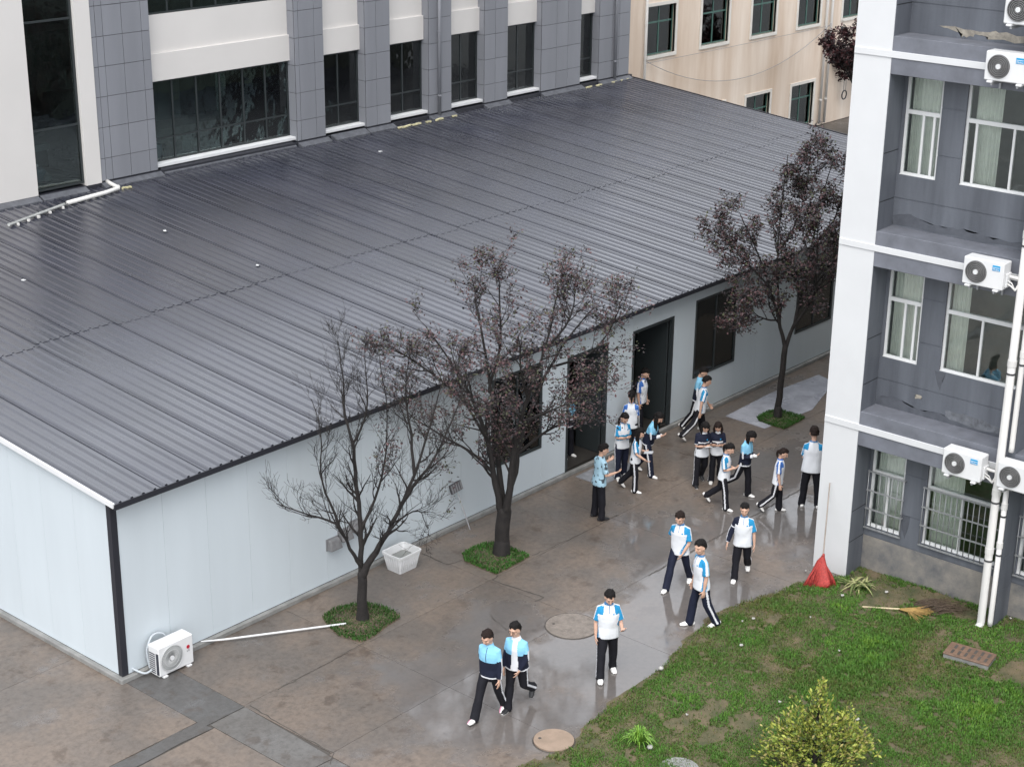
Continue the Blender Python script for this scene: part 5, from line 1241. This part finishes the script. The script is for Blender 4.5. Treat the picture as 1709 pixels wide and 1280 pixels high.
        if jac:
            mi[tor & (z > .25*s)] = 3; mi[tor & (z <= .25*s)] = 2; mi[tor & (z < -.035*s)] = 4
            if top == 'jacket_open': mi[(np.abs(x+.02*s) < (.045 + .05*np.clip(.45*s-z, 0, 1))*1.0) & (y > .02) & (z < .53*s) & tor] = 0
            else: mi[(np.abs(x) < .006) & (y > 0) & (z > .25*s)] = 2
            mi[(z > .515*s) & (np.abs(x) < .09*s)] = 0 if top == 'jacket_open' else 3
        elif top == 'navy_polo':
            mi[tor & (z > .30*s)] = 2; mi[(z > .50*s) & (np.abs(x) < .085*s)] = 0; mi[(np.hypot(x+.07*s, z-.36*s) < .018) & (y > 0)] = 1
        elif top == 'polo':
            mi[(z > .532*s) & (np.abs(x) < .085*s)] = 5; mi[(np.abs(x) < .007) & (y > 0) & (z > .40*s) & (z < .54*s)] = 5
            mi[(np.hypot(x+.075*s, z-.385*s) < .017) & (y > 0)] = 1
        elif top == 'floral':
            w_ = np.array([noise.noise(Vector(p)*16 + Vector((seed, 0, 0))) for p in c]); mi[:] = 0; mi[w_ > .30] = 1
        return mi
    if top == 'floral': pm = [M_floral, M_flower]
    else: pm = [M_shirt, M_royal if sleeve == 'royal' else M_sleeve, M_navy, M_lightb, M_stripe, M_royal if sleeve == 'royal' else mat('collar_blue', (0.05, 0.16, 0.33), .8)]
    pend(o, .0115*s, 1, top_fn, pm, 3)
    # ---- trousers
    c = MB(); c.tube([T(0, 0, -.09*s), T(0, 0, .0), T(0, 0, .10*s)], [(.150*s*fe*fat, .112*s), (.155*s*fe*fat, .115*s), (.140*s*fat, .105*s)], 18, ref=(0, 1, 0))
    for k in J:
        hip, kn, an, fd, fu, _ = J[k]; c.tube([hip + V((0, 0, .0)), hip.lerp(kn, .3), hip.lerp(kn, .65), kn, kn.lerp(an, .25), kn.lerp(an, .5), kn.lerp(an, .75), an - (an-kn).normalized()*(-.02*s)], [.094*s*fat, .093*s*fat, .087*s*fat, .082*s, .081*s, .078*s, .077*s, .082*s], 14)
    for v in c.bm.verts: v.co += V((noise.noise(v.co*7 + V((seed, 3, 0))), noise.noise(v.co*7 + V((0, seed, 5))), 0))*.017
    o = c.build('trousers', [], t); JJ = {k: [np.array(q) for q in J[k][:3]] for k in J}
    def leg_fn(c, n):
        mi = np.zeros(len(c), int)
        for k, side in (('R', 1), ('L', -1)):
            hip, kn, an = JJ[k]; d1, t1, v1 = segd(c, hip, kn); d2, t2, v2 = segd(c, kn, an); use2 = d2 < d1; v = np.where(use2[:, None], v2, v1); vv = v/np.maximum(1e-6, np.linalg.norm(v, axis=1))[:, None]
            mi[(vv[:, 0]*side > .972) & (c[:, 0]*side > 0)] = 1
        return mi
    pend(o, .0125*s, 1, leg_fn, [lower, M_stripe if lower is not None and shoes != 'leather' else lower], 3)
    # ---- shoes
    for k in J:
        hip, kn, an, fd, fu, _ = J[k]; base = an - fu*(.062*s); sd_ = fd.cross(fu); m = MB()
        m.tube([base - fd*.065*s + fu*.012*s, base - fd*.02*s + fu*.020*s, base + fd*.05*s + fu*.010*s, base + fd*.12*s, base + fd*.165*s - fu*.002*s], [(.040*s, .046*s), (.044*s, .060*s), (.049*s, .052*s), (.053*s, .038*s), (.038*s, .026*s)], 14, ref=fu, sq=.8)
        for v in m.bm.verts:
            q = (v.co - base).dot(fu); 
            if q < -.013*s: v.co -= fu*(q + .013*s)
        for f in m.bm.faces:
            cc = f.calc_center_median() - base; q = cc.dot(fu); f.material_index = 1 if q < -.002*s else (2 if shoes == 'pink' and cc.dot(fd) > .02 and cc.dot(sd_) > .015 else 0); f.smooth = True
        m.build('shoe', [M_shoeb if shoes in ('black', 'leather') else M_shoe, M_shoe if shoes == 'black' else (M_shoeb if shoes == 'leather' else M_soleg), M_pink], t)
    return t, A, hc, HM, rz, s
ST_ = {'R': (0, 2, 4, 0), 'L': (0, 2, 4, 0)}
def walk(a, b, kb=30, fp=35, lead='R'):
    o = 'L' if lead == 'R' else 'R'
    return {lead: (a, 6, 2, -8 if a > 15 else 0), o: (-b, kb, 2, fp)}
PP = []
def addp(*a, **k): PP.append(person(*a, **k)); return PP[-1]
pA = addp('boy in zipped light blue and navy tracksuit jacket, walking left of his friend', (3.52, -5.66), 1.72, -28, {'R': (24, 4, 3, -5), 'L': (-16, 14, 2, 15)}, {'R': 'back', 'L': 'hang'}, 'jacket', hair='short', hcol=M_hairb, shoes='pink', head=(24, -6))
pB = addp('boy with glasses in open tracksuit jacket and black sneakers, one foot lifted behind', (3.99, -5.86), 1.70, -24, {'R': (8, 2, 3, 0), 'L': (-10, 46, 3, 46)}, {'R': 'hang', 'L': 'across'}, 'jacket_open', hair='short', shoes='black', head=(14, -12), fat=1.06)
pC = addp('boy in white polo looking down at a phone, walking straight towards the camera', (5.97, -6.30), 1.76, 6, {'R': (16, 6, 4, 0), 'L': (-8, 10, 5, 6)}, {'R': ((.22, .0, -1), (.02, .25, -1)), 'L': ((.25, .10, -1), (-.05, .95, .0))}, 'polo', hair='short', head=(30, 2), fat=1.10, shoes='white')
pD = addp('boy in white polo seen from his left side, head turned away, at the lawn edge', (8.62, -6.50), 1.80, -72, {'R': (12, 4, 2, 0), 'L': (-12, 14, 2, 12)}, {'R': 'hang', 'L': ((.12, -.06, -1), (.02, .12, -1))}, 'polo', lower=M_navy, hair='short', head=(10, 22), sleeve='two')
pE = addp('boy in white polo and navy trousers, one arm behind his back, striding left', (9.72, -5.22), 1.70, -24, {'R': (22, 2, 6, 0), 'L': (-18, 14, 4, 14)}, {'R': 'back', 'L': 'across'}, 'polo', lower=M_navy, hair='short', hcol=M_hairb, head=(24, -4))
pF = addp('boy in white polo with one navy jacket sleeve pulled on, walking beside the lawn', (10.82, -5.98), 1.68, -12, {'R': (8, 2, 3, 0), 'L': (-12, 34, 2, 26)}, {'R': ((.35, .02, -1), (.25, .35, -1)), 'L': ((.22, -.02, -1), (.10, .08, -1))}, 'polo', hair='short', head=(12, 0), open_sleeve='R', fat=1.04)
pG = addp('tall boy in white shirt with blue sleeves seen from behind next to the white pillar', (14.85, -5.12), 1.84, 172, ST_ | {'R': (0, 2, 8, 0), 'L': (2, 2, 6, 0)}, {'R': 'phone', 'L': 'hold'}, 'polo', hair='short', hcol=M_hairb, head=(6, 10), fat=1.12)
pH = addp('small ponytailed girl in white polo walking right towards the pillar, one heel up', (14.1, -4.72), 1.50, 78, walk(8, 10, 36, 44, 'L'), {'R': 'hang', 'L': 'hang'}, 'polo', hair='pony', hcol=M_hairb, head=(26, 0), fem=True, sleeve='royal')
pI = addp('man in pale blue patterned shirt and dark shoes standing alone by the middle tree', (11.2, -2.0), 1.70, 118, {'R': (2, 3, 5, 0), 'L': (0, 2, 4, 0)}, {'R': ((.25, .1, -1), (.0, .75, .1)), 'L': 'raise'}, 'floral', hair='short', head=(16, -16), shoes='leather', group='people on the wet yard')
pJ = addp('girl with ponytail over her shoulder in white polo, left of the long haired girl', (13.32, -1.0), 1.62, 22, ST_ | {'R': (6, 4, 3, 0), 'L': (-4, 6, 4, 0)}, {'R': 'hold', 'L': 'hold'}, 'polo', lower=M_navy, hair='pony_front', head=(34, 0), fem=True, fat=1.06)
pK = addp('girl with long black hair in white polo reaching forward, back foot on its toes', (12.9, -1.70), 1.52, 74, walk(6, 12, 28, 40, 'R'), {'R': 'low', 'L': 'hold'}, 'polo', hair='long', head=(26, 0), fem=True)
pL = addp('girl bending forward in pale blue and navy jacket beside the right doorway', (13.85, -1.36), 1.62, 62, walk(14, 12, 24, 20, 'R'), {'R': 'hold', 'L': 'hold'}, 'jacket', lower=M_navy, hair='long', head=(38, 0), lean=16, fem=True)
pM = addp('girl in navy yoked white shirt with black shoes looking at papers with her neighbour', (14.2, -2.62), 1.58, 14, {'R': (6, 3, 5, 0), 'L': (-10, 26, 4, 25)}, {'R': 'hold', 'L': 'hold'}, 'navy_polo', hair='bob', head=(38, 8), fem=True, shoes='black', fat=1.05)
pN = addp('girl in navy yoked white shirt half hidden behind the ponytailed girl', (14.55, -2.80), 1.52, -4, walk(4, 8, 20, 15, 'R'), {'R': 'hold', 'L': 'hold'}, 'navy_polo', hair='bob', hcol=M_hairb, head=(36, -6), fem=True)
pO = addp('ponytailed girl in white polo and white shoes striding right with hands together', (13.48, -3.72), 1.54, 66, walk(12, 16, 34, 46, 'R'), {'R': 'hold', 'L': 'hold'}, 'polo', hair='pony', head=(30, 0), fem=True)
pP = addp('bobbed girl in light blue and navy jacket looking down, right of the ponytailed girl', (14.3, -3.72), 1.62, 52, walk(8, 20, 36, 40, 'L'), {'R': 'hold', 'L': 'hold'}, 'jacket', hair='bob', head=(42, 0), fem=True)
pQ = addp('boy in light blue jacket by the wall, partly behind a boy in a white polo', (16.9, -.62), 1.66, 72, walk(10, 14, 20, 30, 'L'), {'R': 'hang', 'L': 'swing_b'}, 'jacket', hair='short', head=(30, 0))
pR = addp('boy in white polo walking away to the right with a long stride beside the wall', (16.42, -1.02), 1.64, 104, walk(16, 26, 20, 40, 'L'), {'R': 'swing_b', 'L': 'swing_f'}, 'polo', hair='short', head=(22, -8), lean=8)
pS = addp('boy in white polo standing inside the right doorway', (15.75, .28, .10), 1.62, 58, walk(8, 10, 15, 10, 'R'), {'R': 'hang', 'L': 'hang'}, 'polo', hair='short', head=(28, 0), fem=False, sleeve='royal')
pT = addp('student in pale blue jacket in the dark of the left doorway', (13.25, .55, .10), 1.60, 40, ST_, {'R': 'hold', 'L': 'hold'}, 'jacket', hair='short', head=(36, 0))
pU = addp('dark haired girl with her back to the camera at the wall between the doorways', (14.42, -.42), 1.62, 176, ST_, {'R': 'hold', 'L': 'hold'}, 'polo', hair='pony', head=(20, 0), fem=True, sleeve='royal')
# things held in hands
def hand_thing(pp, key, name, label, cat, size, m, tilt=.5, off=(0, 0, 0), group=None):
    t, A, hc, HM, rz, s = pp; S_, E, W, ud, fd, side = A[key]; M = Matrix.Rotation(rz, 3, 'Z'); p = t.location + M @ (W + fd*.115*s + Vector((0, 0, .022)) + Vector(off))
    mb = MB(); mb.box(-size[0]/2, size[0]/2, -size[1]/2, size[1]/2, -size[2]/2, size[2]/2, bev=min(size)*.3); o = mb.build(name, m); o.location = p; o.rotation_euler = (tilt, 0, rz); return tag(o, label, cat, group)
M_phone = mat('phone_black', (0.015, 0.015, 0.02), .15); M_paper = mat('paper_white', (.75, .75, .73), .7)
hand_thing(pC, 'L', 'phone', 'dark phone in the left hand of the boy walking to the camera', 'phone', (.075, .155, .010), M_phone, .5)
hand_thing(pM, 'L', 'paper', 'white paper held between the two girls in navy yoked shirts', 'paper', (.15, .21, .006), M_paper, .3, (-.06, .03, 0))
hand_thing(pK, 'L', 'notebook', 'thin book held out by the long haired girl', 'book', (.15, .20, .014), mat('book_grey', (.42, .43, .45), .6), .1, (.08, .04, 0))
hand_thing(pP, 'L', 'paper_cup', 'white object in the hands of the girl with bobbed hair', 'cup', (.06, .09, .06), M_paper, .3, (.08, .02, .02))
# glasses
t, A, hc, HM, rz, s = pB; mb = MB()
for sx in (-1, 1):
    c = hc + HM @ (Vector((sx*.034, .108, .006))*s); mb.torus(c, HM @ Vector((0, 1, 0)), .024*s, .0035, 16, 5)
    mb.tube([hc + HM @ (Vector((sx*.058, .106, .010))*s), hc + HM @ (Vector((sx*.079, .0, .012))*s)], [.003, .003], 5, dome=False)
mb.tube([hc + HM @ (Vector((-.011, .11, .008))*s), hc + HM @ (Vector((.011, .11, .008))*s)], [.003, .003], 5, dome=False); mb.build('glasses', M_eye, t)

# evaluate every remeshed piece once, then paint cloth panels by face
bpy.context.view_layer.update()
dg = bpy.context.evaluated_depsgraph_get()
new = [(o, bpy.data.meshes.new_from_object(o.evaluated_get(dg)), fn, ms) for o, fn, ms in PENDING]
for o, me, fn, ms in new:
    o.modifiers.clear(); old = o.data; nm = old.name; o.data = me; bpy.data.meshes.remove(old); me.name = nm
    n = len(me.polygons); c = np.empty(n*3); me.polygons.foreach_get('center', c); nn = np.empty(n*3); me.polygons.foreach_get('normal', nn)
    me.materials.clear()
    for m in ms: me.materials.append(m)
    mi = fn(c.reshape(-1, 3), nn.reshape(-1, 3)); me.polygons.foreach_set('material_index', np.clip(mi, 0, len(ms)-1).astype(np.int32)); me.polygons.foreach_set('use_smooth', np.ones(n, bool)); me.update()
